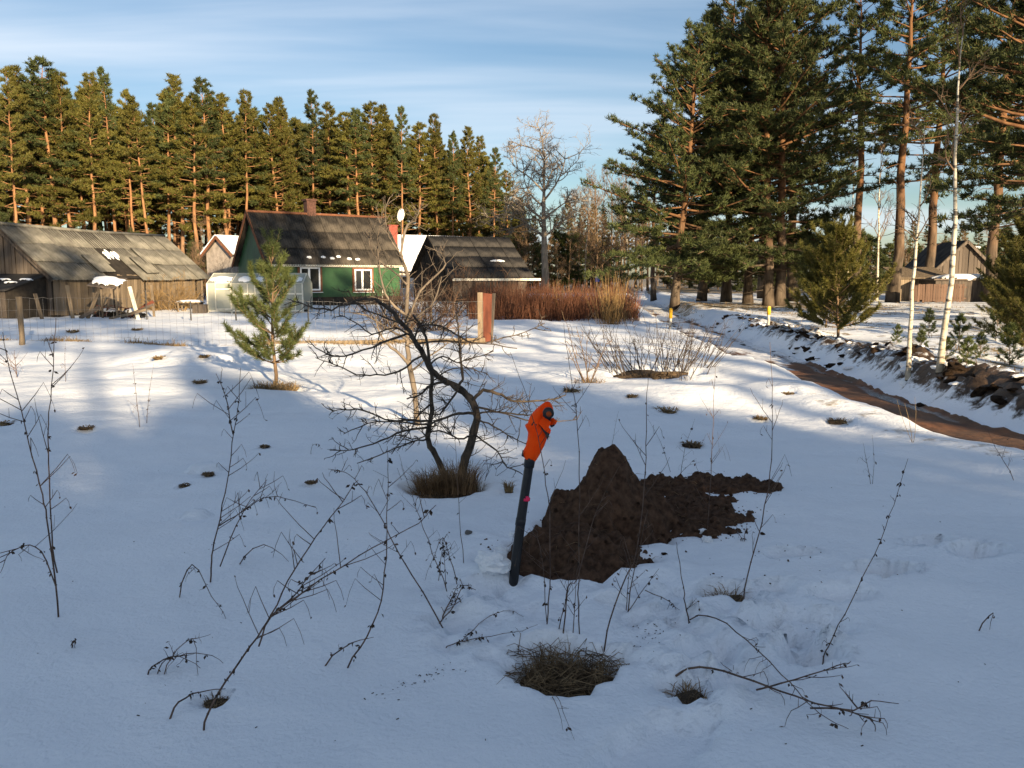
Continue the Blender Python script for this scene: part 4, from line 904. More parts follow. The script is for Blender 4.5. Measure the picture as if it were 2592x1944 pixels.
def young_pine(seed, H, R, whorls, name, mat='needle_young', per=5, nl=.062, nw=.0062, dens=62, bare=.16, open_=.0, top=5, topl=.17):
    q = np.random.default_rng(seed); root = empty(name)
    z = np.linspace(0, 1, 10); off = np.cumsum(q.normal(0, .008, (10, 2)), 0)*H; off -= off[0]; P = np.stack([off[:, 0], off[:, 1], z*H*.93], 1); P[0, 2] = -.08
    r0 = H*.0135; t = MB(); t.tubes(P, r0*(1-.85*z), 9); t.build('trunk', MAT['bark_brown'], root)
    def tr(zz): return np.array([np.interp(zz, P[:, 2], P[:, 0]), np.interp(zz, P[:, 2], P[:, 1]), zz])
    tw = Tw(); SH = []
    for w in range(whorls):
        s = (w+.5*q.random())/whorls; zz = H*(bare+(.90-bare)*s); n = per+q.integers(-1, 2); a0 = q.uniform(0, 6.28)
        for k in range(n):
            az = a0+k*6.283/n+q.normal(0, .25); L = R*((1-s)**.6*.92+.16)*q.uniform(.6, 1.15)*(.75+.25*min(1, s/.15)); el = math.radians(8+42*s+q.normal(0, 8))
            d = np.array([math.cos(az)*math.cos(el), math.sin(az)*math.cos(el), math.sin(el)]); p = tr(zz+q.normal(0, .02*H)); pts = [p]
            for j in range(4): d = nrm(d+q.normal(0, .07, 3)+[0, 0, .13]); pts.append(pts[-1]+d*L/4)
            pts = np.array(pts); tw.add(pts, np.linspace(r0*.33, r0*.09, 5), 5); SH.append((pts[2], pts[3])); SH.append((pts[3], pts[4]+(pts[4]-pts[3])*.3))
            if q.random() < .6: SH.append((pts[1], pts[2]))
            for j in range(int(4+6*L/max(R, .3))):
                tt = q.uniform(.3, 1); i = min(3, int(tt*4)); b = pts[i]+(pts[i+1]-pts[i])*(tt*4-i); d0 = nrm(pts[i+1]-pts[i]); v = np.array([-d0[1], d0[0], 0])*q.choice([-1, 1]); dd = nrm(d0*.75+v*q.uniform(.4, .9)+[0, 0, .35])
                l = L*q.uniform(.22, .42)*(1.15-.4*tt); tw.add([b, b+dd*l*.5, b+dd*l+[0, 0, l*.12]], [r0*.12, r0*.09, r0*.05], 3); SH.append((b+dd*l*.25, b+dd*l+[0, 0, l*.12]))
    tp = tr(H*.90); SH.append((tp, tp+np.array([0, 0, H*.10])))
    for k in range(top):
        az = k*6.283/top+q.normal(0, .3); d = nrm(np.array([math.cos(az)*.42, math.sin(az)*.42, 1])); l = topl*H*q.uniform(.6, 1); b = tr(H*q.uniform(.82, .9)); tw.add([b, b+d*l*.5, b+d*l+[0, 0, .03*H]], [r0*.2, r0*.14, r0*.07], 4); SH.append((b+d*l*.15, b+d*l+[0, 0, .03*H]))
    m = MB(); tw.flush(m); m.build('branches', MAT['bark_brown'], root)
    A = np.array([a for a, b in SH]); B = np.array([b for a, b in SH]); n = len(A); sc = np.linalg.norm(B-A, axis=1); kk = np.clip((dens*sc/.14).astype(int), 14, dens*2); ii = np.repeat(np.arange(n), kk); N = len(ii)
    tt = q.random(N); p = A[ii]+(B[ii]-A[ii])*tt[:, None]; ax = nrm(B[ii]-A[ii]); v = q.normal(0, 1, (N, 3)); v = nrm(v-ax*(v*ax).sum(1, keepdims=True)); d = nrm(ax*q.uniform(.5, 1.2, N)[:, None]+v); l = nl*q.uniform(.7, 1.15, N)
    sd = nrm(np.cross(d, q.normal(0, 1, (N, 3))))*(nw*.5); vt = np.stack([p-sd, p+sd, p+d*l[:, None]], 1).reshape(-1, 3); ix = np.arange(N)[:, None]*3
    mb = MB(); mb.add(vt, None, ix+np.array([[0, 1, 2]]), var=np.repeat(np.clip(q.random(n)[ii]*.6+q.random(N)*.4, 0, 1), 3)); mb.build('needles', MAT[mat], root, False)
    return root
def bare_tree(seed, H, name, mat, n=(9, 7, 6, 4), spread=.8, r0=None, up=.18, trunk=.45, twig_r=.006, fill=1.0, trunk_mat=None):
    q = np.random.default_rng(seed); root = empty(name); r0 = r0 or H*.013; tr = MB(); tw = Tw()
    z = np.linspace(0, 1, 12); off = np.cumsum(q.normal(0, .02, (12, 2)), 0)*H*.16; off -= off[0]; P = np.stack([off[:, 0], off[:, 1], z*H*.9], 1); P[0, 2] = -.2; rad = r0*(1-.9*z); rad[0] *= 1.35
    tr.tubes(P, rad, 10); tr.build('trunk', MAT[trunk_mat or mat], root)
    def rec(P, r, L, lv):
        if lv >= len(n): return
        for k in range(n[lv]):
            t = q.uniform(trunk if lv == 0 else .25, 1.0); i = min(len(P)-2, int(t*(len(P)-1))); p = P[i]+(P[i+1]-P[i])*q.random(); d0 = nrm(P[i+1]-P[i]); v = q.normal(0, 1, 3); v = nrm(v-d0*v.dot(d0))
            d = nrm(d0*q.uniform(.5, 1)+v*spread+[0, 0, up]); l = L*q.uniform(.55, 1.05)*(1.15-.55*t if lv == 0 else 1); pts = [p]; m = 6 if lv < 2 else 4
            for s in range(m): d = nrm(d+q.normal(0, .14, 3)+[0, 0, up*.3]); pts.append(pts[-1]+d*l/m)
            rr = max(twig_r*.6, (r0*(.42-.2*t) if lv == 0 else r*.5)); pts = np.array(pts); tw.add(pts, np.linspace(rr, max(twig_r*.35, rr*.25), m+1), 5 if lv < 2 else 3); rec(pts, rr, l*.52, lv+1)
    rec(P, r0, H*.38*fill, 0)
    m = MB(); tw.flush(m); m.build('limbs', MAT[mat], root); return root
# prototypes; the first use moves the prototype itself, later ones copy it
class Proto:
    def __init__(s, root): s.root = root; s.used = False
    def put(s, loc, rz, sc, label, cat, group=None, tilt=(0, 0)):
        if s.used: o = copy_tree(s.root, loc, rz, sc, tilt)
        else:
            o = s.root; o.location = loc; o.rotation_euler = (tilt[0], tilt[1], rz); o.scale = (sc, sc, sc) if np.isscalar(sc) else sc; s.used = True
        for k in ('label', 'category', 'group'):
            if k in o: del o[k]
        return tag(o, label, cat, group)
FOR = [Proto(mature_pine(100+i, 20, (.40, .52, .36, .56, .46, .30)[i], (2.95, 2.45, 3.1, 2.55, 2.8, 3.2)[i], 'forest_pine', 'needle_dark' if i in (1, 4) else 'needle', 1.7, 13, .31, .072, (66, 54, 70, 48, 60, 76)[i], sharp=1.0)) for i in range(6)]
BIG = [Proto(mature_pine(200+i, 18, (.11, .2, .34, .44)[i], (6.0, 5.1, 4.0, 3.2)[i], 'roadside_pine', 'needle_dark', 1.25, 18, .27, .05, (112, 94, 74, 56)[i], limb_r=.9, bark='pbark_old', r0=.235)) for i in range(4)]
LOWP = [Proto(mature_pine(611, 8.5, .06, 1.9, 'thicket_pine', 'needle_dark', .9, 16, .32, .07, 66))]
rgf = np.random.default_rng(400)
def top_h(px, ptop, Y): return at(px, ptop, Y)[2]
def forest():
    G = 'pines of the forest behind the farm buildings'
    front = [(-60, 150), (0, 138), (42, 165), (95, 175), (148, 150), (190, 185), (248, 182), (312, 178), (345, 225), (388, 250), (425, 235), (458, 188), (498, 240), (536, 202), (572, 240), (632, 228), (665, 275), (705, 262), (740, 245), (792, 232), (845, 258), (882, 290), (915, 280), (950, 258), (985, 262), (1020, 275), (1062, 310), (1105, 292), (1140, 335), (1178, 318), (1215, 345), (1248, 378), (1285, 430), (1320, 500)]
    def lab(px): return ('tall pine of the forest edge rising behind the grey barn' if px < 520 else 'tall pine of the forest edge rising behind the green house' if px < 1000 else 'pine at the thinning forest end behind the dark tarred shed')
    def put(px, ptop, Y, k):
        h = top_h(px, ptop, Y); x = at(px, 700, Y)[0]; s = h/20
        FOR[k].put((x, Y, float(height(x, Y))), rgf.uniform(0, 6.28), (lambda w: (w, w*rgf.uniform(.9, 1.1), s))(s*rgf.uniform(.82, 1.42)), lab(px), 'tree', G, (rgf.normal(0, .012), rgf.normal(0, .012)))
    for i, (px, pt) in enumerate(front):
        Y = 76+30*max(0, px)/1300+rgf.uniform(-2, 3); put(px+rgf.normal(0, 5), pt, Y, i % 6)
    for row in range(5):
        Y0 = 82+5.5*row
        for px in np.arange(-120, 1310, 62-3*row):
            p2 = px+rgf.normal(0, 14); fx = np.interp(p2, [f[0] for f in front], [f[1] for f in front]); Y = Y0+30*max(0, p2)/1300+rgf.uniform(-2, 2)
            put(p2, fx+rgf.uniform(25, 95), Y, int(rgf.integers(6)))
forest()
def deep_forest():
    for px in np.arange(-140, 1300, 30):
        p2 = px+rgf.normal(0, 9); Y = 92+30*max(0, p2)/1300+rgf.uniform(-5, 8); x = at(p2, 700, Y)[0]; h = rgf.uniform(5.5, 9.0)
        LOWP[0].put((x, Y, 0), rgf.uniform(0, 6.28), (h/8.5*1.25, h/8.5*1.25, h/8.5), 'low dark pine growing deep between the trunks of the forest', 'tree', 'undergrowth pines deep in the forest')
deep_forest()
def understory():
    yp = Proto(young_pine(301, 4.2, 1.35, 10, 'young_pine', 'needle_dark', 6, .15, .022, 34, .05)); pp = []
    for px, Y, h in [(140, 66, 4.6), (205, 64, 5.0), (300, 67, 4.2), (375, 66, 4.6), (430, 66, 4.0), (495, 68, 4.3), (20, 62, 6.0), (-20, 60, 7), (60, 66, 5.5), (260, 68, 5), (340, 70, 5.4)]:
        x = at(px, 700, Y)[0]; yp.put((x, Y, float(height(x, Y))), rgf.uniform(0, 6), h/4.2, 'low young pine of the undergrowth behind the grey barn', 'tree', 'young pines behind the barn')
    # young pines beyond the track
    nyp = Proto(young_pine(303, 3.0, 1.45, 12, 'young_pine', 'needle', 7, .105, .015, 52, .07))
    g = gp(2122, 858); nyp.put(tuple(g), .4, top_h(2122, 565, g[1])/3.0-.01, 'bushy young pine with brown grass at its foot beyond the track', 'tree')
    g2 = gp(2090, 832); nyp.put(tuple(g2), 2.0, .72, 'smaller young pine crowding behind the bushy one', 'tree')
    for px, py, h, rz, lab in [(2580, 842, 2.3, 1.1, 'dark young pine beside the birches, in front of the plank fence'), (2585, 815, 3.6, 2.9, 'dark young pine at the end of the plank fence'), (2545, 800, 2.2, 4.0, 'shaded young pine in front of the snow roofed shed'), (2625, 905, 2.2, .6, 'dark young pine on the bank above the track')]:
        g = gp(px, py); nyp.put(tuple(g), rz, h/3.0, lab, 'tree')
    sp = Proto(young_pine(305, .7, .27, 6, 'pine_seedling', 'needle_young', 5, .06, .009, 26, .06))
    for px, py, h in [(2425, 885, .75), (2350, 850, .7), (2330, 900, .5), (2520, 862, .9), (2480, 905, .5), (2555, 925, .7), (2590, 880, .8), (2445, 940, .45), (2270, 870, .45), (2395, 915, .4)]:
        g = gp(px, py); sp.put(tuple(g), rgf.uniform(0, 6), h/.7, 'knee high pine seedling in the patchy snow beyond the track', 'tree', 'pine seedlings beyond the track')
    s = young_pine(310, 2.05, .62, 8, 'small_pine', 'needle_young', 6, .075, .008, 70, .16, top=5, topl=.17)
    b = gp(697, 978); h = top_h(685, 600, b[1])-b[2]+.06; s.location = (b[0], b[1], b[2]-.06); s.scale = (h/2.05,)*3; s.rotation_euler = (0, -.02, 1.3); tag(s, 'small open pine with upright top shoots standing in front of the greenhouse', 'tree')
understory()
def right_stand():
    G = 'tall pines beyond the track'
    L = [  # base px, base py, depth, top py, prototype, rz, lean px at top, label
     (1708, 768, 47, 62, 0, .3, 40, 'leaning pine at the open end of the stand, low branches over the track'),
     (1775, 761, 53, 40, 1, 2.2, 0, 'pine with a dark straight trunk behind the leaning pine'),
     (1838, 763, 52, -30, 1, 4.1, 10, 'pine standing in brown grass between straight trunks'),
     (1893, 765, 50, 20, 0, 1.0, -10, 'slim trunked pine beside the thick pine pair'),
     (1945, 771, 46, -60, 0, 5.2, -30, 'thick pine of the pair behind the yellow marker post'),
     (1972, 771, 46.3, -90, 2, 3.0, 20, 'sunlit pine of the thick pair behind the yellow marker post'),
     (2005, 760, 54, -100, 2, .7, -25, 'pine with a mottled trunk next to the bushy young pine'),
     (2175, 738, 60, -60, 3, 2.0, 35, 'tilted pine with a dark trunk above the bushy young pine'),
     (2258, 752, 50, -160, 3, 4.4, 0, 'tall straight thick trunked pine behind the birches'),
     (2345, 745, 58, -90, 2, 3.7, 0, 'broad dark pine in front of the grey gabled house'),
     (2510, 752, 52, -200, 2, 5.9, 0, 'heavy crowned pine beside the end of the plank fence'),
     (2590, 790, 36, -420, 1, 2.6, 0, 'massive dark pine overhanging the young pines'),
     (2690, 780, 38, -380, 1, .2, 0, 'wide dark pine at the far side of the young pines'),
     (2590, 750, 60, -120, 2, .2, 0, 'pine behind the snow roofed shed'),
     (1655, 752, 66, 330, 3, 1.1, 0, 'smaller pine where the track bends away'),
     (1930, 757, 60, 60, 3, 2.1, 0, 'thin trunked pine deep in the stand')]
    for px, py, Y, pt, k, rz, ln, lab in L:
        p = at(px, py, Y); z = float(height(p[0], Y)); h = top_h(px, pt, Y)-z; s = h/18; dx = ln/F*Y
        BIG[k].put((p[0], Y, z), rz, (s*1.2, s*1.2, s), lab, 'tree', G, (0, math.atan2(dx, h)))
right_stand()
def birches():
    G = gp(2300, 922); H2 = gp(2378, 940)
    for g, H, seed, tl, lab in [(G, 4.4, 501, -.035, 'thinner crooked white birch trunk beside the track'), (H2, 5.6, 502, -.055, 'thicker white birch trunk on the bank beside the track')]:
        r = bare_tree(seed, H, 'birch', 'bark_brown', (9, 5, 4), .7, .040 if seed == 501 else .050, .1, .5, .004, .5, 'bbark'); r.location = tuple(g); r.rotation_euler = (0, tl, 1.0); tag(r, lab, 'tree')
    b = Proto(bare_tree(505, 12, 'birch', 'bark_brown', (12, 6, 5), .6, .10, .15, .3, .008, .55, 'bbark'))
    for px, Y, pt, lab in [(1480, 92, 470, 'white birch among the brown bare trees past the red thicket'), (1590, 100, 440, 'pale birch at the bend of the track'), (2222, 56, 330, 'thin pale birch between the pine trunks'), (2145, 66, 380, 'thin birch behind the bushy young pine')]:
        x = at(px, 700, Y)[0]; b.put((x, Y, 0), rgf.uniform(0, 6), top_h(px, pt, Y)/12, lab, 'tree')
birches()
def far_trees():
    oak = bare_tree(523, 15, 'oak', 'oak', (17, 9, 7, 5), 1.15, .36, .10, .40, .018, 1.2); x = at(1378, 700, 84)[0]; oak.location = (x, 84, 0); oak.rotation_euler = (0, 0, 2.0); s = top_h(1390, 335, 84)/15.2; oak.scale = (s*1.12, s*1.12, s); tag(oak, 'tall bare oak with a rounded crown against the sky', 'tree')
    bt = [Proto(bare_tree(530+i, 11, 'bare_tree', 'bark_brown', (14, 7, 6, 4), .7, .12, .2, .18, .012, .75)) for i in range(3)]
    i = 0
    for px, Y, pt in [(1330, 100, 545), (1360, 104, 520), (1420, 98, 520), (1455, 108, 480), (1510, 102, 500), (1545, 112, 425), (1570, 106, 450), (1610, 118, 440), (1640, 104, 500), (1500, 122, 430), (1300, 112, 480), (1690, 112, 520), (1270, 96, 560), (1440, 90, 590), (1540, 90, 600), (1390, 92, 590), (1345, 88, 610), (1410, 86, 620), (1465, 94, 560), (1495, 88, 590), (1525, 96, 540), (1560, 94, 560), (1590, 90, 600), (1625, 98, 560), (1660, 94, 590), (1435, 112, 500), (1485, 116, 470), (1580, 120, 450), (1640, 116, 470), (1315, 92, 590)]:
        x = at(px, 700, Y)[0]; bt[i % 3].put((x, Y, 0), rgf.uniform(0, 6), top_h(px, pt, Y)/10.5, 'brown bare tree in the tangle beyond the red thicket', 'tree', 'bare trees beyond the red thicket'); i += 1
    for px, Y, pt in [(1435, 125, 505), (1470, 128, 520), (1500, 132, 515), (1530, 126, 535), (1405, 130, 545), (1350, 122, 545), (1575, 135, 520), (1620, 128, 530), (1665, 132, 540), (1720, 130, 500), (1770, 136, 520), (1320, 128, 500)]:
        x = at(px, 700, Y)[0]; FOR[i % 6].put((x, Y, 0), rgf.uniform(0, 6), top_h(px, pt, Y)/20, 'dark pine far behind the brown bare trees', 'tree', 'far pines behind the bare trees'); i += 1
    for px in list(np.arange(1530, 1800, 30))+list(np.arange(1800, 2760, 42)):
        Y = 140+rgf.uniform(-12, 30); x = at(px, 700, Y)[0]; FOR[i % 6].put((x, Y, 0), rgf.uniform(0, 6), top_h(px, 575+rgf.uniform(-25, 40), Y)/20, 'pine in the far treeline behind the grey gabled house', 'tree', 'far treeline behind the grey gabled house'); i += 1
        lo = LOWP[0]
    for px in np.arange(1290, 2720, 24):
        Y = 100+rgf.uniform(-8, 24)-(18 if px > 1760 else 0); x = at(px, 700, Y)[0]
        if abs(x-road_x(Y)) < 3.0: continue
        lo.put((x, Y, 0), rgf.uniform(0, 6), (lambda s: (s*1.5, s*1.5, s))(top_h(px, 615+rgf.uniform(-40, 35), Y)/8.5), 'low dense pine of the far undergrowth closing the view past the track', 'tree', 'far undergrowth pines'); i += 1
    for px, Y, pt in [(2290, 72, 590), (2340, 70, 600), (2400, 66, 585), (2440, 74, 580), (2200, 78, 610), (2060, 76, 620), (1990, 80, 600), (2500, 70, 590), (1850, 84, 610)]:
        x = at(px, 700, Y)[0]; bt[i % 3].put((x, Y, 0), rgf.uniform(0, 6), top_h(px, pt, Y)/10.5, 'low brown bare tree round the grey gabled house', 'tree', 'bare trees round the grey gabled house'); i += 1
    for px, Y, pt in [(498, 66, 610), (520, 68, 560), (545, 64, 600), (562, 70, 580), (585, 66, 620), (478, 70, 640)]:
        x = at(px, 700, Y)[0]; bt[i % 3].put((x, Y, 0), rgf.uniform(0, 6), top_h(px, pt, Y)/10.5, 'thin bare brown tree between the barn and the green house', 'tree', 'bare trees between barn and green house'); i += 1
far_trees()
def shade_stand():
    """the pine wood behind the viewpoint whose shade lies over the near snow"""
    G = 'pines of the wood behind the viewpoint'; q = np.random.default_rng(610)
    C = np.array([12.0, -24.0]); perp = np.array([math.cos(SUN_AZ-math.pi), -math.sin(SUN_AZ-math.pi)]); perp = np.array([.891, .454]); back = np.array([.454, -.891])
    lo = LOWP[0]
    for s in np.arange(-10, 27, 1.55):
        for row in range(3):
            p = C+perp*(s+q.normal(0, .3)+.7*row)+back*(row*2.4+q.normal(0, .5)); h = np.interp(s, [-10, -1, 3, 5, 8, 12, 16, 20, 27], [8.7, 8.5, 8.25, 7.8, 6.6, 6.2, 6.2, 5.6, 5.0])*q.uniform(.92 if s < 5 else .74, 1.05)
            lo.put((p[0], p[1], float(land(p[0], p[1]))), q.uniform(0, 6), h/8.5, 'dense pine of the thicket whose shade covers the near snow', 'tree', G)
    hi = Proto(mature_pine(612, 18, .60, 2.7, 'wood_pine', 'needle_dark', .95, 16, .36, .065, 46, r0=.2))
    for s, h in ((1.9, 9.7), (5.9, 9.3), (8.6, 8.4), (10.4, 8.8), (14.3, 8.6)):
        p = C+perp*s+back*3.0; lo.put((p[0], p[1], float(land(p[0], p[1]))), q.uniform(0, 6), (h/8.5*.48, h/8.5*.48, h/8.5), 'slender pine standing above the thicket whose shade covers the near snow', 'tree', G)
    for s, d, h, k in [(-2.4, 2, 19, 1), (.3, 4, 17.3, 2), (7.6, 6, 20, 3), (9.2, 1, 20.5, 0), (10.2, 5, 21.5, 0), (11.2, 4, 21, 1), (13.4, 6, 18, 3), (20.0, 5, 19, 0), (22.5, 2, 18.5, 1)]:
        p = C+perp*s+back*d; hi.put((p[0], p[1], float(land(p[0], p[1]))), q.uniform(0, 6), (h/18*1.1, h/18*1.1, h/18), 'tall pine of the wood casting shade towards the farm buildings', 'tree', G)
shade_stand()
def thickets():
    q = np.random.default_rng(71)
    mb = MB(); P = []; R = []
    for i in range(7000):
        px = q.uniform(1185, 1650); Y = q.uniform(29, 36)+4*(px < 1300)*q.random(); x = at(px, 700, Y)[0]
        if x > road_x(Y)-1.9: continue
        h = q.uniform(.55, 1.3)*(1-.35*max(0, (px-1560)/90))*(1+.35*float(pn(x/.9, Y/.9, 91))); b = np.array([x, Y, float(height(x, Y))-.03]); d = nrm(np.array([q.normal(0, .16), q.normal(0, .16), 1])); c = q.normal(0, .08, 3)
        P.append([b, b+d*h*.35, b+d*h*.7+c*.5, b+d*h+c]); r = q.uniform(.005, .010); R.append([r, r*.8, r*.6, r*.3])
    mb.tubes(P, R, 3); o = mb.build('red_thicket', MAT['twig_red']); tag(o, 'dense thicket of reddish brown upright shoots before the bare trees', 'shrub', kind='stuff')
    def clump(px, Y, w, h, n, label, mat, sp=.14, r=.009):
        x = at(px, 700, Y)[0]; z = float(height(x, Y)); root = empty('shoot_clump', (x, Y, z)); tag(root, label, 'shrub'); P = []; R = []
        for i in range(n):
            b = np.array([q.normal(0, w*.35), q.normal(0, w*.3), -.05]); d = nrm(np.array([b[0]/w*.35+q.normal(0, sp), q.normal(0, sp), 1])); l = h*q.uniform(.6, 1.05); c = q.normal(0, .06, 3)
            P.append([b, b+d*l*.4, b+d*l*.75+c*.5, b+d*l+c]); R.append(np.array([1, .8, .55, .25])*r*q.uniform(.7, 1.3))
        m = MB(); m.tubes(P, R, 3); m.build('shoots', MAT[mat], root)
    clump(1548, 28, .55, 1.75, 110, 'upright clump of yellow shoots at the end of the red thicket', 'twig_yellow'); clump(1425, 31, .3, 1.5, 24, 'thin yellowish shoots standing above the red thicket', 'twig_yellow'); clump(1285, 33, .4, 1.7, 26, 'pale thin shoots by the dark tarred shed', 'twig_brown')
    # brown bush between the fruit trees and the shed, bush against the barn wall
    def dense(px, Y, w, h, n, label, mat):
        x = at(px, 700, Y)[0]; z = float(height(x, Y)); root = empty('tangled_bush', (x, Y, z)); tag(root, label, 'bush'); tw = Tw()
        for i in range(n):
            b = np.array([q.uniform(-.5, .5)*w*.7, q.normal(0, w*.13), -.05]); d = nrm(np.array([b[0]/w*1.2+q.normal(0, .4), q.normal(0, .4), .8])); l = h*q.uniform(.6, 1.2); pts = [b]
            for s in range(4): d = nrm(d+q.normal(0, .2, 3)); pts.append(pts[-1]+d*l/4)
            tw.add(pts, np.linspace(.014, .004, 5), 4); twiggy(tw, np.array(pts), .01, q, 7, l*.5, .006, .1, 1, .1)
        m = MB(); tw.flush(m); m.build('stems', MAT[mat], root)
    dense(1010, 25, 1.5, 1.5, 44, 'tangled dark brown bush behind the grey brown sapling', 'twig_brown'); dense(1085, 24, 1.5, 1.3, 44, 'low tangled brown bush between sapling and gate post', 'twig_brown'); dense(1180, 33, 2.4, 2.0, 46, 'dark tangled bush in front of the tarred shed', 'twig_brown'); dense(1120, 36, 2.2, 1.9, 30, 'brown bush against the tarred shed wall', 'twig_brown')
    dense(430, 38.5, 2.2, 1.7, 60, 'golden brown bush against the barn plank wall', 'twig_yellow'); dense(545, 56, 3.5, 2.6, 40, 'brown scrub behind the greenhouse', 'twig_brown'); dense(500, 58, 3, 2.4, 30, 'brown scrub between barn and forest', 'twig_brown')
thickets()

# ------------------------------------------------------------------ buildings
Z3 = np.array([0, 0, 1.0])
def corrugated(name, w, l, waves, amp, th=.012):
    n = waves*6+1; u = np.linspace(-.5, .5, n); V = []
    for v in (-.5, .5):
        for a in u: V.append([a*w, v*l, amp*math.cos(2*math.pi*waves*(a+.5))])
    V = np.array(V); V = np.concatenate([V, V-[0, 0, th]]); Q = [[i, i+1, n+i+1, n+i] for i in range(n-1)]; m = 2*n
    Q += [[m+i, m+n+i, m+n+i+1, m+i+1] for i in range(n-1)]; Q += [[i, m+i, m+i+1, i+1] for i in range(n-1)]; Q += [[n+i, n+i+1, m+n+i+1, m+n+i] for i in range(n-1)]
    return mesh_np(name, V, Q, None, True)
def frame_obj(o, c, ex, ey, ez):
    o.matrix_local = Matrix(((ex[0], ey[0], ez[0], c[0]), (ex[1], ey[1], ez[1], c[1]), (ex[2], ey[2], ez[2], c[2]), (0, 0, 0, 1)))
def sheet_roof(root, me, a, u, out, Lr, ov, eave, ridge, half, sw, rows, q, miss=(), parent_name='roof', deck='dark_gap', lift=.0, sag=0.0, uw=None):
    """one slope laid with overlapping corrugated sheets. a: eave corner (xy, local), u: along the eave, out: level direction away from the ridge"""
    u3 = np.array([u[0], u[1], 0]); o3 = np.array([out[0], out[1], 0]); sl = nrm(-o3*half+Z3*(ridge-eave)); ln = math.hypot(half, ridge-eave); nr = nrm(np.cross(u3, sl)); nr = nr if nr[2] > 0 else -nr
    p0 = np.array([a[0], a[1], eave])
    d = MB(); d.prism([p0-u3*ov*.8-sl*ov*.7, p0+u3*(Lr+ov*.8)-sl*ov*.7, p0+u3*(Lr+ov*.8)+sl*ln, p0-u3*ov*.8+sl*ln], -nr*.05); roof = d.build(parent_name, MAT[deck], root, False)
    tot = ln+ov; cols = int(round((Lr+2*ov)/sw)); sw2 = (Lr+2*ov)/cols; rl = tot/rows
    for r in range(rows):
        for c in range(cols):
            if (r, c) in miss: continue
            t = (c+.5)/cols; cen = p0-u3*ov-sl*ov+u3*(c+.5)*sw2+sl*(r+.5)*rl+nr*(.05+.012*(r % 2)+.008*(c % 2)+lift)-Z3*sag*math.sin(math.pi*t)*(1 if r else .8)
            tilt = q.normal(0, .006); ey = nrm(sl+nr*(-.018+tilt)); ez = nrm(np.cross(u3, ey)); ez = ez if ez[2] > 0 else -ez
            ex = np.cross(ey, ez); o = link('roof_sheet', me, None, roof); frame_obj(o, cen+nr*q.normal(0, .004)+u3*q.normal(0, .01), ex*sw2*1.06, ey*rl*1.07, ez)
    return roof, sl, nr, p0
def gable_body(root, A, u, v, Lb, Wb, eave, ridge, mat, name='wall', base=-.3):
    """closed gabled shell; local coordinates from corner A (front, near end); u along, v to the back"""
    u3 = np.array([u[0], u[1], 0]); v3 = np.array([v[0], v[1], 0]); a = np.array([A[0], A[1], 0.0])
    m = MB(); m.prism([a+Z3*base, a+v3*Wb+Z3*base, a+v3*Wb+Z3*eave, a+v3*Wb/2+Z3*(ridge-.05), a+Z3*eave], u3*Lb); return m.build(name, MAT[mat], root, False)
def unit2(x, y): n = math.hypot(x, y); return np.array([x/n, y/n])
def planks(root, a, u, n_out, length, h0, h1, pw, mat, q, top=None, gap=.012, th=.025, name='plank', skip=0.0):
    """upright boards nailed along a wall; shared board mesh scaled to each height"""
    me = MB().box((0, 0, .5), (1, 1, 1)).mesh('plank', False); me.materials.append(MAT[mat]); k = int(length/pw)
    for i in range(k):
        if q.random() < skip: continue
        s = (i+.5)*pw; z1 = (top(s) if top else h1)-q.uniform(0, .06); z0 = h0+abs(q.normal(0, .06)); w = pw-gap-abs(q.normal(0, .008)); p = a[:2]+u*s+n_out*(.02+q.uniform(0, .012))
        o = link(name, me, None, root); o.location = (p[0], p[1], z0); o.rotation_euler = (q.normal(0, .008), q.normal(0, .008), math.atan2(u[1], u[0])); o.scale = (w, th, max(.1, z1-z0))
def snow_patch(root, c, ex, ey, nr, w, l, th, seed, name='snow_patch'):
    n = 22; q = np.linspace(-1, 1, n); X, Y = np.meshgrid(q, q); r = np.hypot(X*1.0, Y*1.0)*(1+.25*pn(X*2+seed, Y*2, seed)); h = th*(1-np.clip(r, 0, 1.0)**4)-th*.35*(r > 1.0)-.004
    V = c+X[..., None]*ex*w/2+Y[..., None]*ey*l/2+h[..., None]*nr; ix = np.arange(n*n).reshape(n, n); Q = np.stack([ix[:-1, :-1], ix[:-1, 1:], ix[1:, 1:], ix[1:, :-1]], -1); keep = (r < 1.05)[:-1, :-1]
    return link(name, mesh_np(name, V, Q[keep].reshape(-1, 4), None, True), MAT['snow_cap'], root)
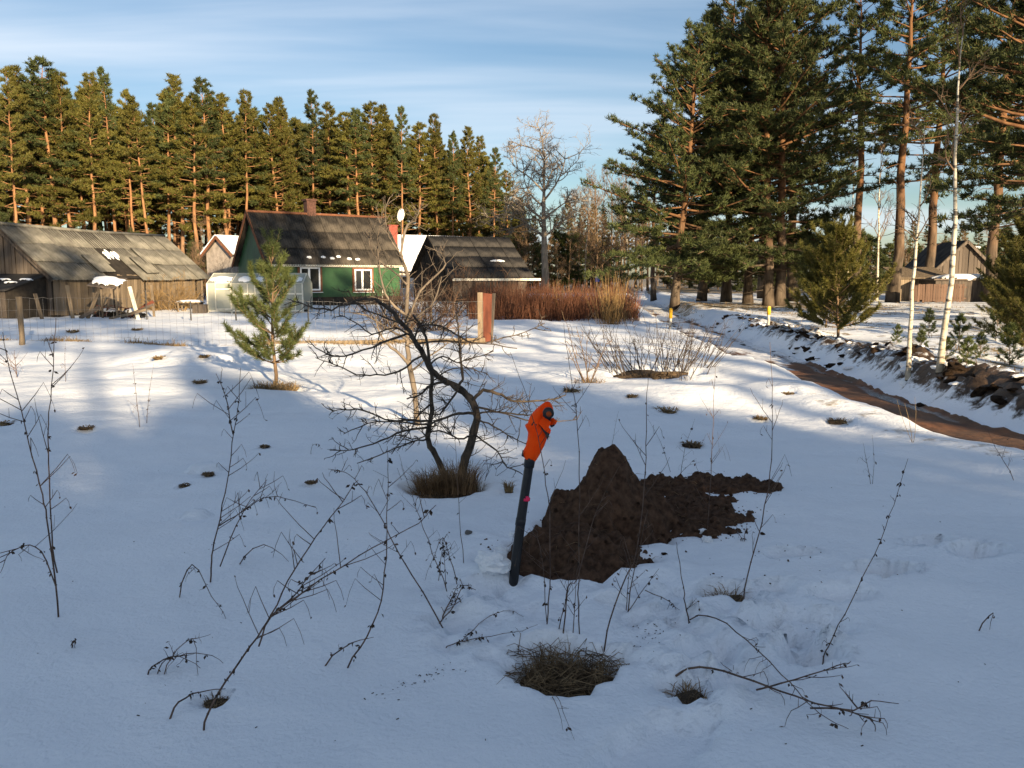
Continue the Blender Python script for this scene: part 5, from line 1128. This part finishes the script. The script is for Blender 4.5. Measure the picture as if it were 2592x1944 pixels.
def barn():
    q = np.random.default_rng(81); A = at(131, 700, 33.0)[:2]; u = unit2(.2, .98); v = np.array([-u[1], u[0]]); n_out = -v; Lb, Wb, ev, rd = 10.4, 4.4, 1.62, 3.52
    root = empty('barn', (A[0], A[1], 0)); tag(root, 'old grey barn with a patched corrugated roof and rough plank walls', 'barn')
    wall = gable_body(root, (0, 0), u, v, Lb, Wb, ev, rd, 'dark_gap')
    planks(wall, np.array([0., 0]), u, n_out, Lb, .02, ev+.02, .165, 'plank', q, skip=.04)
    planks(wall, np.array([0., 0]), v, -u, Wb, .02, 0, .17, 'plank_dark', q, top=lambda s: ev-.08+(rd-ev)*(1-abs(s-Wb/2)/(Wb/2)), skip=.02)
    me = corrugated('roof_sheet', 1, 1, 7, .022); me.materials.append(MAT['asbestos'])
    roof, sl, nr, p0 = sheet_roof(root, me, (0, 0), u, n_out, Lb, .32, ev, rd, Wb/2, 1.08, 3, q, miss=((0, 4), (1, 4), (0, 3)), sag=.07)
    b = np.array([v[0], v[1], 0])*Wb
    me2 = corrugated('roof_sheet', 1, 1, 7, .022); me2.materials.append(MAT['asbestos']); sheet_roof(root, me2, b, u, v, Lb, .32, ev, rd, Wb/2, 1.08, 3, q, parent_name='back_roof')
    u3 = np.array([u[0], u[1], 0]); rp = np.array([v[0], v[1], 0])*Wb/2+Z3*(rd+.07)
    m = MB(); m.tubes([rp-u3*.34, rp+u3*Lb*.5-Z3*.06, rp+u3*(Lb+.34)], [.07, .07, .07], 8); m.build('ridge_cap', MAT['asbestos'], root)
    for w3 in (np.array([n_out[0], n_out[1], 0]), np.array([v[0], v[1], 0])):
        e = np.array([0, 0, 0]) if w3 @ np.array([n_out[0], n_out[1], 0]) > 0 else b
        m = MB(); m.bar(e+w3*.25+Z3*(ev-.22)-u3*.3, rp-Z3*.04-u3*.3, .04, .16); m.build('bargeboard', MAT['plank_dark'], root, False)
    c = p0+u3*4.9+sl*1.25+nr*.02
    for i, (du, w, l) in enumerate([(-.38, .16, .5), (-.12, .14, .62), (.16, .17, .58), (.36, .12, .42)]):
        snow_patch(roof, c+u3*du+sl*.1*(i % 2), u3, sl, nr, w, l, .05, i+1)
    # patch sheets slipped from their row
    for du, ds, rz in [(6.3, .55, .05), (7.1, 1.2, -.04), (3.2, .6, .03)]:
        o = link('roof_sheet', me, None, roof); ex = nrm(u3+sl*rz); ey = nrm(sl-u3*rz); frame_obj(o, p0+u3*du+sl*ds+nr*.12, ex*1.05, ey*1.1, nr)
    # lean-to at the near gable
    r2 = empty('lean_to', tuple(np.append(A+v*1.2-u*.1, 0))); tag(r2, 'low dark lean-to shed with snow patches against the barn gable', 'shed')
    D = MB(); d3 = -u3; v3 = np.array([v[0], v[1], 0]); D.prism([Z3*.0-v3*1.0, d3*2.0-v3*1.0, d3*2.0-v3*1.0+Z3*1.05, Z3*1.55-v3*1.0], v3*4.2); bw = D.build('wall', MAT['dark_gap'], r2, False)
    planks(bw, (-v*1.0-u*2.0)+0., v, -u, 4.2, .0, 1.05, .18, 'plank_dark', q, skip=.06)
    R = MB(); sl2 = nrm(Z3*.5+u3*2.0); R.prism([d3*2.2-v3*1.15+Z3*1.02, d3*2.2+v3*3.3+Z3*1.02, v3*3.3+Z3*1.6, -v3*1.15+Z3*1.6], Z3*.05); rf = R.build('roof', MAT['tar'], r2, False)
    for i, (a_, s_) in enumerate([(-.6, 1.3), (.3, 1.5), (.0, .9), (.9, .7), (-.9, .9)]):
        snow_patch(rf, d3*s_+v3*a_+Z3*(1.6-.264*s_+.065), v3, u3, Z3, .55, .25, .06, i+7)
barn()
def junk():
    q = np.random.default_rng(83); Y = 31.5
    x0 = at(262, 700, Y)[0]; root = empty('junk_shelter', (x0, Y, float(height(x0, Y)))); tag(root, 'rickety shelter with a snow covered sheet roof on posts by the barn', 'shelter')
    for px, lean in [(232, .05), (254, 0), (292, -.04), (300, .02)]:
        p = at(px, 700, Y+(.7 if px in (232, 300) else 0))-np.array(root.location); m = MB(); m.bar((p[0], p[1], -.1), (p[0]+lean, p[1], 1.28), .06, .06, (0, 1, 0)); m.build('post', MAT['plank'], root, False)
    a = at(228, 700, Y)-np.array(root.location); b = at(298, 700, Y)-np.array(root.location)
    m = MB(); m.prism([(a[0], a[1]-.3, 1.18), (b[0], b[1]-.3, 1.06), (b[0]-.1, b[1]+1.0, 1.42), (a[0]-.1, a[1]+1.0, 1.5)], (0, 0, .03)); rf = m.build('roof_board', MAT['plank_dark'], root, False)
    c = (a+b)/2; snow_patch(rf, np.array([c[0], c[1]+.3, 1.36]), np.array([1, 0, -.1]), nrm(np.array([-.05, 1, .25])), Z3, 1.15, 1.1, .09, 31, 'snow_cap')
    for px, Y2, l, tl, mat, lab in [(345, 31.2, 1.25, -.15, 'lath', 'pale plank leaning up at the end of the junk pile'), (335, 31.6, 1.1, .25, 'plank', 'grey plank tilted across the junk pile'), (300, 31.2, 1.4, 1.2, 'plank_dark', 'dark plank lying slanted in the junk pile'), (270, 31.0, 1.5, 1.35, 'plank', 'grey plank lying low in the junk pile'), (320, 31.9, 1.2, 1.05, 'redboard', 'reddish board in the junk pile'),
                                    (100, 30.6, 1.0, -.12, 'plank', 'pair of pale boards propped against the lean-to'), (215, 31.2, 1.1, .5, 'plank', 'plank propped aslant beside the snow covered shelter'), (195, 31, .9, 1.1, 'plank_dark', 'dark board slumped at the foot of the shelter'), (385, 33.5, 1.3, .03, 'plank', 'thin upright stake between junk pile and bush'), (178, 31, 1.25, -.03, 'post', 'grey stake standing before the lean-to')]:
        x = at(px, 700, Y2)[0]; z = float(height(x, Y2)); o = MB().box((0, 0, l/2), (.13 if l < 1.3 else .09, .035, l)).build('plank', MAT[mat], None, False); o.location = (x, Y2, z-.03+.05*abs(math.sin(tl))); o.rotation_euler = (.15, tl, 0); tag(o, lab, 'plank')
    for px, Y2, w, h, lab in [(275, 32.4, .9, .55, 'dark heap of scrap under the shelter roof'), (330, 32.3, .8, .5, 'dark scrap heap with snow beside the pale plank')]:
        x = at(px, 700, Y2)[0]; z = float(height(x, Y2)); r = empty('scrap_heap', (x, Y2, z)); tag(r, lab, 'junk'); me = lump_mesh('heap', px, 3, .5, .8); me.materials.append(MAT['dark_gap']); c = link('heap', me, None, r); c.scale = (w*.6, w*.4, h*.8)
        for k in range(9):
            a = np.array([q.uniform(-.5, .5)*w, q.uniform(-.5, .0), q.uniform(.05, h*.7)]); d = nrm(np.array([q.normal(0, 1), q.normal(0, .3), q.normal(.1, .5)])); m = MB(); m.bar(a, a+d*q.uniform(.4, .9), .07, .02); m.build('board', MAT[('plank', 'plank_dark', 'redboard')[k % 3]], r, False)
        snow_patch(r, np.array([.1, -.3, h*.55]), np.array([1, 0, 0]), nrm(np.array([0, 1, .5])), Z3, .5, .3, .05, px)
junk()
def house():
    q = np.random.default_rng(85); A = at(684, 700, 44.0)[:2]; u = unit2(.795, .606); v = np.array([-u[1], u[0]]); n_out = -v; Lb, Wb, ev, rd = 7.55, 4.5, 2.30, 4.88
    root = empty('green_house', (A[0], A[1], 0)); tag(root, 'small green painted cottage with a dark mossy corrugated roof', 'house')
    u3 = np.array([u[0], u[1], 0]); v3 = np.array([v[0], v[1], 0]); o3 = -v3
    wall = gable_body(root, (0, 0), u, v, Lb, Wb, ev, rd, 'green')
    # tongue and groove boards on front and gable
    k = 15; hb = (ev-.45)/k
    for i in range(k):
        z = .45+hb*(i+.5); m = MB(); m.box(u3*Lb/2+o3*.012+Z3*z, (Lb+.03, .025, hb-.008), [u3, o3, Z3]); m.build('board', MAT['green'], wall, False)
    for i in range(16):
        s = (i+.5)*Wb/16; h = ev+(rd-ev)*(1-abs(s-Wb/2)/(Wb/2))-.15; m = MB(); m.box(v3*s-u3*.012+Z3*(.45+h)/2, (Wb/16-.008, .025, h-.45), [v3, u3, Z3]); m.build('board', MAT['green'], wall, False)
    m = MB(); m.box(u3*Lb/2+o3*.04+Z3*.15, (Lb+.1, .1, .6), [u3, o3, Z3]); m.box(v3*Wb/2-u3*.04+Z3*.15, (Wb+.1, .1, .6), [v3, u3, Z3]); m.build('plinth', MAT['dark_gap'], root, False)
    me = corrugated('roof_sheet', 1, 1, 8, .02); me.materials.append(MAT['asbestos_dark'])
    roof, sl, nr, p0 = sheet_roof(root, me, (0, 0), u, n_out, Lb, .30, ev, rd, Wb/2, 1.0, 3, q)
    me2 = corrugated('roof_sheet', 1, 1, 8, .02); me2.materials.append(MAT['asbestos_dark']); sheet_roof(root, me2, v3*Wb, u, v, Lb, .30, ev, rd, Wb/2, 1.0, 3, q, parent_name='back_roof')
    rp = v3*Wb/2+Z3*(rd+.08); m = MB(); m.tubes([rp-u3*.32, rp+u3*(Lb+.32)], [.07, .07], 8); m.build('ridge_cap', MAT['trim_brown'], roof)
    for s in (0, 1):
        e = (v3*(Wb+.22) if s else o3*.22)+Z3*(ev-.24); m = MB(); m.bar(e-u3*.31, rp-u3*.31-Z3*.05, .035, .17); m.build('bargeboard', MAT['trim_brown'], roof, False)
    m = MB(); m.box(u3*Lb/2+o3*.24+Z3*(ev-.2), (Lb+.5, .03, .1), [u3, o3, Z3]); m.build('fascia', MAT['lath'], roof, False)
    # chimney
    cp = u3*3.35+v3*(Wb/2+.15); ch = MB(); ch.box(cp+Z3*(rd+.25), (.52, .46, 1.1), [u3, v3, Z3]); c = ch.build('chimney', MAT['brick'], roof, False)
    m = MB(); m.box(cp+Z3*(rd+.84), (.66, .6, .1), [u3, v3, Z3]); m.build('chimney_cap', MAT['brick'], c, False)
    for i, (du, ds) in enumerate([(2.2, .25), (3.0, .28), (3.5, .2), (3.9, .33), (4.5, .18), (5.0, .15)]): snow_patch(roof, p0+u3*du+sl*ds+nr*.1, u3, sl, nr, .28, .16, .04, 40+i)
    def window(c, w, h, name='window'):
        wd = MB(); wd.box(c+o3*.035, (w, .05, h), [u3, o3, Z3]); wn = wd.build(name, MAT['dark_gap'], root, False)
        for (dx, dz, sx, sz) in [(0, h/2+.05, w+.24, .12), (0, -h/2-.05, w+.24, .12), (-w/2-.06, 0, .12, h), (w/2+.06, 0, .12, h)]:
            m = MB(); m.box(c+u3*dx+Z3*dz+o3*.055, (sx, .05, sz), [u3, o3, Z3]); m.build('trim', MAT['trim_brown'], wn, False)
        for dx, ww in ((-w/2+.04, .08), (w/2-.04, .08), (-.06, .11)):
            m = MB(); m.box(c+u3*dx+o3*.075, (ww, .05, h), [u3, o3, Z3]); m.build('frame', MAT['white_paint'], wn, False)
        for dz in (-h/2+.04, h/2-.04):
            m = MB(); m.box(c+Z3*dz+o3*.078, (w, .05, .08), [u3, o3, Z3]); m.build('frame', MAT['white_paint'], wn, False)
        for dx, ww in ((-.06-(w/2-.06)/2, w/2-.1), (-.06+(w/2+.06)/2, w/2+.02)):
            m = MB(); m.box(c+u3*dx+o3*.063, (ww, .01, h-.1), [u3, o3, Z3]); m.build('pane', MAT['pane'], wn, False)
        m = MB(); m.box(c-Z3*(h/2+.1)+o3*.12, (w+.2, .16, .03), [u3, o3, Z3]); m.build('sill', MAT['white_paint'], wn, False)
    window(u3*2.15+Z3*1.42, 1.12, 1.22); window(u3*5.25+Z3*1.36, 1.05, 1.15)
    # dish on its pole at the far end
    B = A+u*(Lb+.1)+n_out*.15; dr = empty('satellite_dish', (B[0], B[1], 0)); tag(dr, 'white satellite dish on a tall pole at the end of the green cottage', 'dish')
    m = MB(); m.tubes([(0, 0, 0), (0, 0, 4.72)], [.03, .025], 8); m.build('pole', MAT['iron'], dr)
    dm = MB(); n = 20; nr_ = 5; V = [[0, .10, 0]]
    for i in range(1, nr_+1):
        for j in range(n): t = j*2*math.pi/n; r = i/nr_; V.append([.34*r*math.cos(t), .09*(1-r*r), .36*r*math.sin(t)])
    T = [[0, 1+(j+1) % n, 1+j] for j in range(n)]; Q = [[1+(i-1)*n+j, 1+(i-1)*n+(j+1) % n, 1+i*n+(j+1) % n, 1+i*n+j] for i in range(1, nr_) for j in range(n)]
    V = np.array(V); nv = len(V); T2 = [[a+nv, c_+nv, b+nv] for a, b, c_ in T]; Q2 = [[a+nv, d+nv, c_+nv, b+nv] for a, b, c_, d in Q]
    dm.add(np.concatenate([V, V+[0, .02, 0]]), Q+Q2, T+T2); d = dm.build('reflector', MAT['white_paint'], dr); d.location = (0, -.08, 4.95); d.rotation_euler = (.2, 0, math.radians(64))
    m = MB(); m.tubes([(0, 0, 4.6), (.18, -.3, 4.72), (.3, -.5, 4.95)], [.012, .012, .02], 6); m.build('feed_arm', MAT['iron'], dr)
house()
def greenhouse():
    Y = 36.0; A = at(523, 700, Y)[:2]; root = empty('greenhouse', (A[0], A[1], float(height(*A)))); tag(root, 'small film covered greenhouse with pale laths and snow on its roof', 'greenhouse')
    u = unit2(1, .06); u3 = np.array([u[0], u[1], 0]); v3 = np.array([-u[1], u[0], 0]); Lg, Wg, ev, rd = 3.95, 2.2, 1.2, 1.62; lat = MAT['lath']
    film = MAT['film']
    def pane(P, par, name='film_panel'): m = MB(); P = np.array(P, float); m.prism(P, nrm(np.cross(P[1]-P[0], P[2]-P[0]))*.006); return m.build(name, film, par, False)
    frame = MB(); nb = 4; st = Lg/nb
    for w in (0, Wg):
        for i in range(nb+1): frame.bar(u3*st*i+v3*w-Z3*.1, u3*st*i+v3*w+Z3*ev, .06, .06, u3)
        frame.bar(v3*w+Z3*ev, u3*Lg+v3*w+Z3*ev, .06, .06); frame.bar(v3*w+Z3*.1, u3*Lg+v3*w+Z3*.1, .06, .14)
    for i in range(nb+1):
        frame.bar(u3*st*i+Z3*ev, u3*st*i+v3*Wg/2+Z3*rd, .05, .05, u3); frame.bar(u3*st*i+v3*Wg+Z3*ev, u3*st*i+v3*Wg/2+Z3*rd, .05, .05, u3)
    frame.bar(v3*Wg/2+Z3*rd, u3*Lg+v3*Wg/2+Z3*rd, .06, .06); frame.build('frame', lat, root, False)
    for i in range(nb):
        a = u3*(st*i+.03); b = u3*(st*(i+1)-.03); o = -v3*.035
        pane([a+o+Z3*.1, b+o+Z3*.1, b+o+Z3*ev, a+o+Z3*ev], root); pane([a+v3*(Wg+.035)+Z3*.1, b+v3*(Wg+.035)+Z3*.1, b+v3*(Wg+.035)+Z3*ev, a+v3*(Wg+.035)+Z3*ev], root)
        e = Z3*.03; p1 = pane([a-v3*.08+Z3*(ev-.01)+e, b-v3*.08+Z3*(ev-.01)+e, b+v3*Wg/2+Z3*rd+e, a+v3*Wg/2+Z3*rd+e], root, 'roof_panel'); pane([a+v3*(Wg+.08)+Z3*(ev-.01)+e, b+v3*(Wg+.08)+Z3*(ev-.01)+e, b+v3*Wg/2+Z3*rd+e, a+v3*Wg/2+Z3*rd+e], root, 'roof_panel')
        sl = nrm(v3*Wg/2+Z3*(rd-ev)); nr = nrm(np.cross(u3, sl)); snow_patch(p1, (a+b)/2+v3*.32+Z3*(ev+.20), u3, sl, nr, st*(.95, .55, 1.15, .9)[i], .62, .06, 60+i)
        for s in (.35, .7):
            if i == 0 or s == .7: m = MB(); m.bar(u3*(st*(i+s))-v3*.05+Z3*.1, u3*(st*(i+s))-v3*.05+Z3*ev, .045, .03, u3); m.build('lath', lat, root, False)
        if i in (1, 3): m = MB(); m.bar(a-v3*.05+Z3*(ev-.42), b-v3*.05+Z3*(ev-.42), .03, .07); m.build('lath', lat, root, False)
    for x, sg in ((0, -1), (Lg, 1)):
        c = u3*(x+sg*.035); pane([c+Z3*.1, c+v3*Wg+Z3*.1, c+v3*Wg+Z3*ev, c+Z3*ev], root); m = MB(); m.prism([c+Z3*ev, c+v3*Wg+Z3*ev, c+v3*Wg/2+Z3*rd], u3*.006); m.build('film_panel', film, root, False)
    m = MB()
    for s, z in ((.36, 0), (.98, 0)): m.bar(u3*s-v3*.075+Z3*.12, u3*s-v3*.075+Z3*1.25, .05, .03, u3)
    for z in (.14, .98, 1.25): m.bar(u3*.36-v3*.078+Z3*z, u3*.98-v3*.078+Z3*z, .03, .06)
    d = m.build('door', lat, root, False)
    pane([u3*.38-v3*.07+Z3*.14, u3*.96-v3*.07+Z3*.14, u3*.96-v3*.07+Z3*1.24, u3*.38-v3*.07+Z3*1.24], d)
    # dark growing beds and crates inside show through the film
    m = MB(); m.box(u3*Lg/2+v3*Wg*.75+Z3*.2, (Lg*.95, .6, .5), [u3, v3, Z3]); m.build('growing_bed', MAT['plank_dark'], root, False)
    x = at(505, 700, 36)[0]; o = MB().box((0, 0, .15), (.6, .4, .34)).box((0, 0, .33), (.66, .46, .03)).build('crate', MAT['plank_dark'], None, False); o.location = (x, 36, float(height(x, 36))); tag(o, 'low dark crate beside the greenhouse corner', 'crate')
    x = at(478, 700, 38)[0]; r = empty('low_table', (x, 38, float(height(x, 38)))); tag(r, 'low trestle with a snow topped board between barn and greenhouse', 'table')
    m = MB(); m.box((0, 0, .42), (1.1, .6, .04)); t = m.build('tabletop', MAT['plank'], r, False); snow_patch(t, np.array([0, 0, .46]), np.array([1., 0, 0]), np.array([0, 1., 0]), Z3, 1.1, .62, .08, 5)
    for sx in (-.45, .45):
        for sy in (-.22, .22): m = MB(); m.bar((sx, sy, -.05), (sx, sy, .4), .05, .05, (0, 1, 0)); m.build('leg', MAT['plank'], r, False)
greenhouse()
def simple_house(px, Y, u, Lb, Wb, ev, rd, wallm, roofm, label, name, snow=False, rows=3, cat='house', base=-.3, trim='trim_brown'):
    q = np.random.default_rng(int(px)); A = at(px, 700, Y)[:2]; v = np.array([-u[1], u[0]]); root = empty(name, (A[0], A[1], 0)); tag(root, label, cat)
    wall = gable_body(root, (0, 0), u, v, Lb, Wb, ev, rd, wallm, base=base); u3 = np.array([u[0], u[1], 0]); v3 = np.array([v[0], v[1], 0])
    for s in (0, 1):
        o3 = v3 if s else -v3; e = v3*Wb*s+Z3*ev; rp = v3*Wb/2+Z3*rd; sl = nrm(rp-e); nr = nrm(np.cross(u3, sl)); nr = nr if nr[2] > 0 else -nr
        lo = e-sl*.3+nr*.03; m = MB(); m.prism([lo-u3*.3, lo+u3*(Lb+.3), rp+nr*.03+u3*(Lb+.3), rp+nr*.03-u3*.3], nr*.07); rf = m.build('roof' if not s else 'back_roof', MAT[roofm], root, False)
        if snow: m = MB(); m.prism([lo-u3*.26+nr*.072+sl*.05, lo+u3*(Lb+.26)+nr*.072+sl*.05, rp+nr*.072+u3*(Lb+.26), rp+nr*.072-u3*.26], nr*.12); m.build('snow_cover', MAT['snow_cap'], rf, False)
        for x in (-.3, Lb+.3): m = MB(); m.bar(lo+u3*x-nr*.05, rp+u3*x-nr*.02, .04, .16); m.build('bargeboard', MAT[trim], rf, False)
    return root, u3, v3, wall
def sheds():
    # tarred shed
    q = np.random.default_rng(91); A = at(1146, 700, 50)[:2]; u = unit2(.89, .45); v = np.array([-u[1], u[0]]); Lb, Wb, ev, rd = 4.9, 6.4, 1.62, 3.95
    root = empty('tarred_shed', (A[0], A[1], 0)); tag(root, 'black tarred shed with a steep dark roof behind the brown bushes', 'shed'); u3 = np.array([u[0], u[1], 0]); v3 = np.array([v[0], v[1], 0])
    wall = gable_body(root, (0, 0), u, v, Lb, Wb, ev, rd, 'dark_gap'); planks(wall, np.array([0., 0]), v, -u, Wb, 0, 0, .2, 'dark_gap', q, top=lambda s: ev-.1+(rd-ev)*(1-abs(s-Wb/2)/(Wb/2))); planks(wall, np.array([0., 0]), u, -v, Lb, 0, ev-.1, .2, 'plank_dark', q)
    me = corrugated('roof_sheet', 1, 1, 8, .018); me.materials.append(MAT['tar']); roof, sl, nr, p0 = sheet_roof(root, me, (0, 0), u, -v, Lb, .3, ev, rd, Wb/2, 1.0, 4, q); me2 = corrugated('roof_sheet', 1, 1, 8, .018); me2.materials.append(MAT['tar']); sheet_roof(root, me2, v3*Wb, u, v, Lb, .3, ev, rd, Wb/2, 1.0, 4, q, parent_name='back_roof')
    snow_patch(roof, p0+u3*3.4+sl*1.35+nr*.1, u3, sl, nr, 1.0, .2, .05, 3)
    m = MB(); m.box(u3*(Lb/2+.3)-v3*.34+Z3*(ev-.26), (Lb+.9, .04, .14), [u3, v3, Z3]); m.build('fascia', MAT['lath'], roof, False)
    for s in (0, 1):
        e = (v3*(Wb+.25) if s else -v3*.25)+Z3*(ev-.2); m = MB(); m.bar(e-u3*.31, v3*Wb/2+Z3*(rd+.03)-u3*.31, .03, .14); m.build('bargeboard', MAT['dark_gap'], roof, False)
    # snow roofed house behind, with red chimney
    root, u3, v3, wall = simple_house(975, 63, unit2(.86, .5), 7.5, 6.0, 2.0, 4.6, 'render', 'asbestos_dark', 'pale house with a snow white roof and red chimney behind the tarred shed', 'snow_roofed_house', True)
    m = MB(); m.box(u3*1.4+v3*2.0+Z3*4.2, (.7, .6, 2.3), [u3, v3, Z3]); c = m.build('chimney', MAT['brick_red'], root, False); m = MB(); m.box(u3*1.4+v3*2.0+Z3*5.36, (.8, .7, .08), [u3, v3, Z3]); m.build('chimney_cap', MAT['brick_red'], c, False)
    m = MB(); m.box(u3*3.4+v3*1.1+Z3*3.12, (.8, .5, .06), [u3, v3, Z3]); m.build('roof_hatch', MAT['block'], root, False)
    for s in (1.6, 4.2):
        m = MB(); m.box(u3*s-v3*.02+Z3*1.1, (.9, .06, 1.0), [u3, v3, Z3]); w = m.build('window', MAT['white_paint'], root, False); m = MB(); m.box(u3*s-v3*.055+Z3*1.1, (.74, .02, .84), [u3, v3, Z3]); m.build('pane', MAT['pane'], w, False)
    # block outhouse glimpsed behind the cottage gable
    simple_house(592, 58, unit2(.5, .87), 3.5, 2.6, 3.1, 4.2, 'block', 'plank_dark', 'tall narrow grey outhouse with snow on its roof behind the cottage gable', 'outhouse', True, cat='shed')
    # far farmstead behind the birches
    root, u3, v3, wall = simple_house(2512, 58, unit2(.15, .99), 7, 3.6, 2.1, 3.9, 'plank_dark', 'asbestos_dark', 'grey gabled house behind the birches and the plank fence', 'gabled_house', trim='plank_dark')
    q = np.random.default_rng(6); planks(wall, v3[:2]*0.0-np.array([u3[0], u3[1]])*.0, np.array([-v3[0], -v3[1]])*-1, -u3[:2], 3.6, .3, 0, .2, 'plank_dark', q, top=lambda s: 2.0+1.75*(1-abs(s-1.8)/1.8))
    snow_patch(root, u3*1.2+v3*.9+Z3*3.5, u3, v3, Z3, .8, .9, .12, 3)
    p = at(2425, 702, 54); root = empty('low_shed', (p[0], p[1], 0)); tag(root, 'low brown shed with thick snow on its flat roof before the gabled house', 'shed')
    m = MB(); m.box((0, 0, .6), (4.0, 2.5, 1.4)); m.build('wall', MAT['plank_dark'], root, False); m = MB(); m.box((0, 0, 1.36), (4.4, 2.9, .1)); rf = m.build('roof', MAT['plank_dark'], root, False); snow_patch(rf, np.array([.3, -.2, 1.42]), np.array([1., 0, 0]), np.array([0, 1., 0]), Z3, 3.9, 2.6, .3, 2)
    p = at(2320, 702, 56); root = empty('low_shed', (p[0], p[1], 0)); tag(root, 'small brown hut left of the snow topped shed behind the birch trunk'.replace('left of', 'next to'), 'shed')
    m = MB(); m.box((0, 0, .7), (3.0, 2.2, 1.5)); m.build('wall', MAT['plank'], root, False); m = MB(); m.prism([(-1.7, -1.3, 1.4), (1.7, -1.3, 1.4), (1.7, 1.3, 2.1), (-1.7, 1.3, 2.1)], (0, 0, .07)); m.build('roof', MAT['plank'], root, False)
    a = at(2305, 700, 48); b = at(2450, 700, 47); fr = empty('plank_fence', (a[0], a[1], 0)); tag(fr, 'brown upright plank fence behind the birches', 'fence'); uu = b[:2]-a[:2]; ln = np.linalg.norm(uu); uu = uu/ln
    planks(fr, np.zeros(2), uu, np.array([uu[1], -uu[0]]), ln, .1, 1.15, .13, 'fence_brown', q)
    for z in (.35, .95): m = MB(); m.bar((0, .03, z), (uu[0]*ln, uu[1]*ln+.03, z), .04, .08); m.build('rail', MAT['fence_brown'], fr, False)
sheds()

# ------------------------------------------------------------------ fences, posts and signs
def post(px, py, ptop, w, mat, label, name='fence_post', cat='post', cap=None):
    g = gp(px, py); h = at(px, ptop, g[1])[2]-g[2]; root = empty(name, tuple(g)); tag(root, label, cat, 'garden stakes by the cottage' if cat == 'stake' else None)
    n = 7; z = np.linspace(-.25, h, n); q = np.random.default_rng(int(px)); P = np.stack([q.normal(0, .006, n), q.normal(0, .006, n), z], 1); m = MB(); m.tubes(P, np.full(n, w/2)*(1+q.normal(0, .04, n)), 10 if w > .05 else 6); m.build('shaft', MAT[mat], root)
    if cap:
        c = MB(); c.tubes([(0, 0, h*cap[1]), (0, 0, h*.97), (0, 0, h+.015)], [w*.62, w*.64, w*.4], 14); c.build('painted_top', MAT[cap[0]], root)
    return g, h
def posts():
    post(56, 872, 751, .125, 'post', 'thick weathered wooden fence post at the wire fence')
    post(1091, 828, 776, .07, 'post', 'short pale wooden stake by the brown bush'); post(969, 772, 712, .06, 'lath', 'thin pale stake in front of the green cottage')
    for px, py, pt, lab in [(372, 809, 733, 'dark iron post in line with the barn end'), (484, 811, 762, 'dark iron post next to the greenhouse corner'), (598, 811, 768, 'dark iron post before the greenhouse'), (781, 813, 768, 'dark iron post past the greenhouse end'), (331, 806, 793, 'short iron stub in the yard snow')]: post(px, py, pt, .05, 'iron', lab, 'iron_post')
    # gate post pair with a red board
    g = gp(1233, 868); h = at(1233, 740, g[1])[2]-g[2]; root = empty('gate_post', tuple(g)); tag(root, 'stout gate post of grey timbers with a faded red board between', 'gate post')
    k = 1/F*g[1]; m = MB(); m.box((-17*k, 0, h/2-.1), (13*k, .12, h+.2)); m.build('timber', MAT['post'], root, False); m = MB(); m.prism([(-10*k, -.04, -.1), (9*k, -.04, -.1), (13*k, -.04, h*.97), (-10*k, -.04, h*.99)], (0, .05, 0)); m.build('red_board', MAT['redboard'], root, False)
    m = MB(); m.prism([(4*k, .02, -.1), (13*k, .02, -.1), (22*k, .02, h*.98), (14*k, .02, h*.98)], (0, .1, 0)); m.build('timber', MAT['plank_dark'], root, False); m = MB(); m.box((-1*k, .1, h*.3), (22*k, .06, h*.5)); m.build('backing_board', MAT['post'], root, False)
    post(1697, 832, 781, .085, 'concrete', 'marker post with a yellow top on the near verge of the track', 'marker_post', 'post', ('yellow', .52)); post(1945, 824, 776, .085, 'concrete', 'marker post with a yellow top in front of the thick pine pair', 'marker_post', 'post', ('yellow', .55))
    # small thin sticks round the kitchen garden
    for i, px in enumerate((808, 822, 838, 846, 860, 872)):
        post(px, 800+3*(i % 2), 757+4*(i % 3), .03, 'plank', 'thin grey garden stake in front of the green cottage', 'garden_stake', 'stake')
    p = at(1512, 705, 62); r = empty('road_sign', (p[0], p[1], 0)); tag(r, 'small blue and white road sign above the red thicket', 'sign'); m = MB(); m.tubes([(0, 0, 0), (0, 0, 1.6)], [.03, .03], 8); m.build('pole', MAT['steel'], r); m = MB(); m.box((0, -.05, 1.28), (.3, .02, .25)); m.build('lower_plate', MAT['blue'], r, False); m = MB(); m.box((0, -.05, 1.55), (.3, .02, .22)); m.build('upper_plate', MAT['white_paint'], r, False)
    # wire mesh fence
    a = at(-60, 870, 19.6); b = at(1228, 868, 19.6); root = empty('wire_fence', (a[0], 19.6, 0)); tag(root, 'sagging wire mesh fence across the snow between wooden posts', 'fence'); mb = MB(); P = []
    xs = np.arange(a[0], b[0], .16); q = np.random.default_rng(9); zs = [float(height(x, 19.6)) for x in xs]; top = .98+.05*np.sin(xs*.6); rr = []
    for x, z, t in zip(xs, zs, top): P.append([(x-a[0], 0, z), (x-a[0]+q.normal(0, .01), 0, z+t/2), (x-a[0]+q.normal(0, .012), 0, z+t)])
    mb.tubes(P, np.full((len(P), 3), .0022), 3)
    for f in (.12, .3, .5, .72, 1.0):
        pts = np.stack([xs-a[0], np.zeros(len(xs)), np.array(zs)+top*f+.01*q.normal(0, 1, len(xs))], 1); mb.tubes(pts, np.full(len(xs), .0024), 3)
    mb.build('wire_mesh', MAT['steel'], root)
    m = MB(); m.bar((at(660, 868, 19.6)[0]-a[0], 0, .0), (b[0]-a[0], 0, .10), .05, .09); m.build('bottom_rail', MAT['post'], root, False)
posts()
print('objects', len(bpy.data.objects), 'tris', sum(len(m.loops)-2*len(m.polygons) for m in bpy.data.meshes))
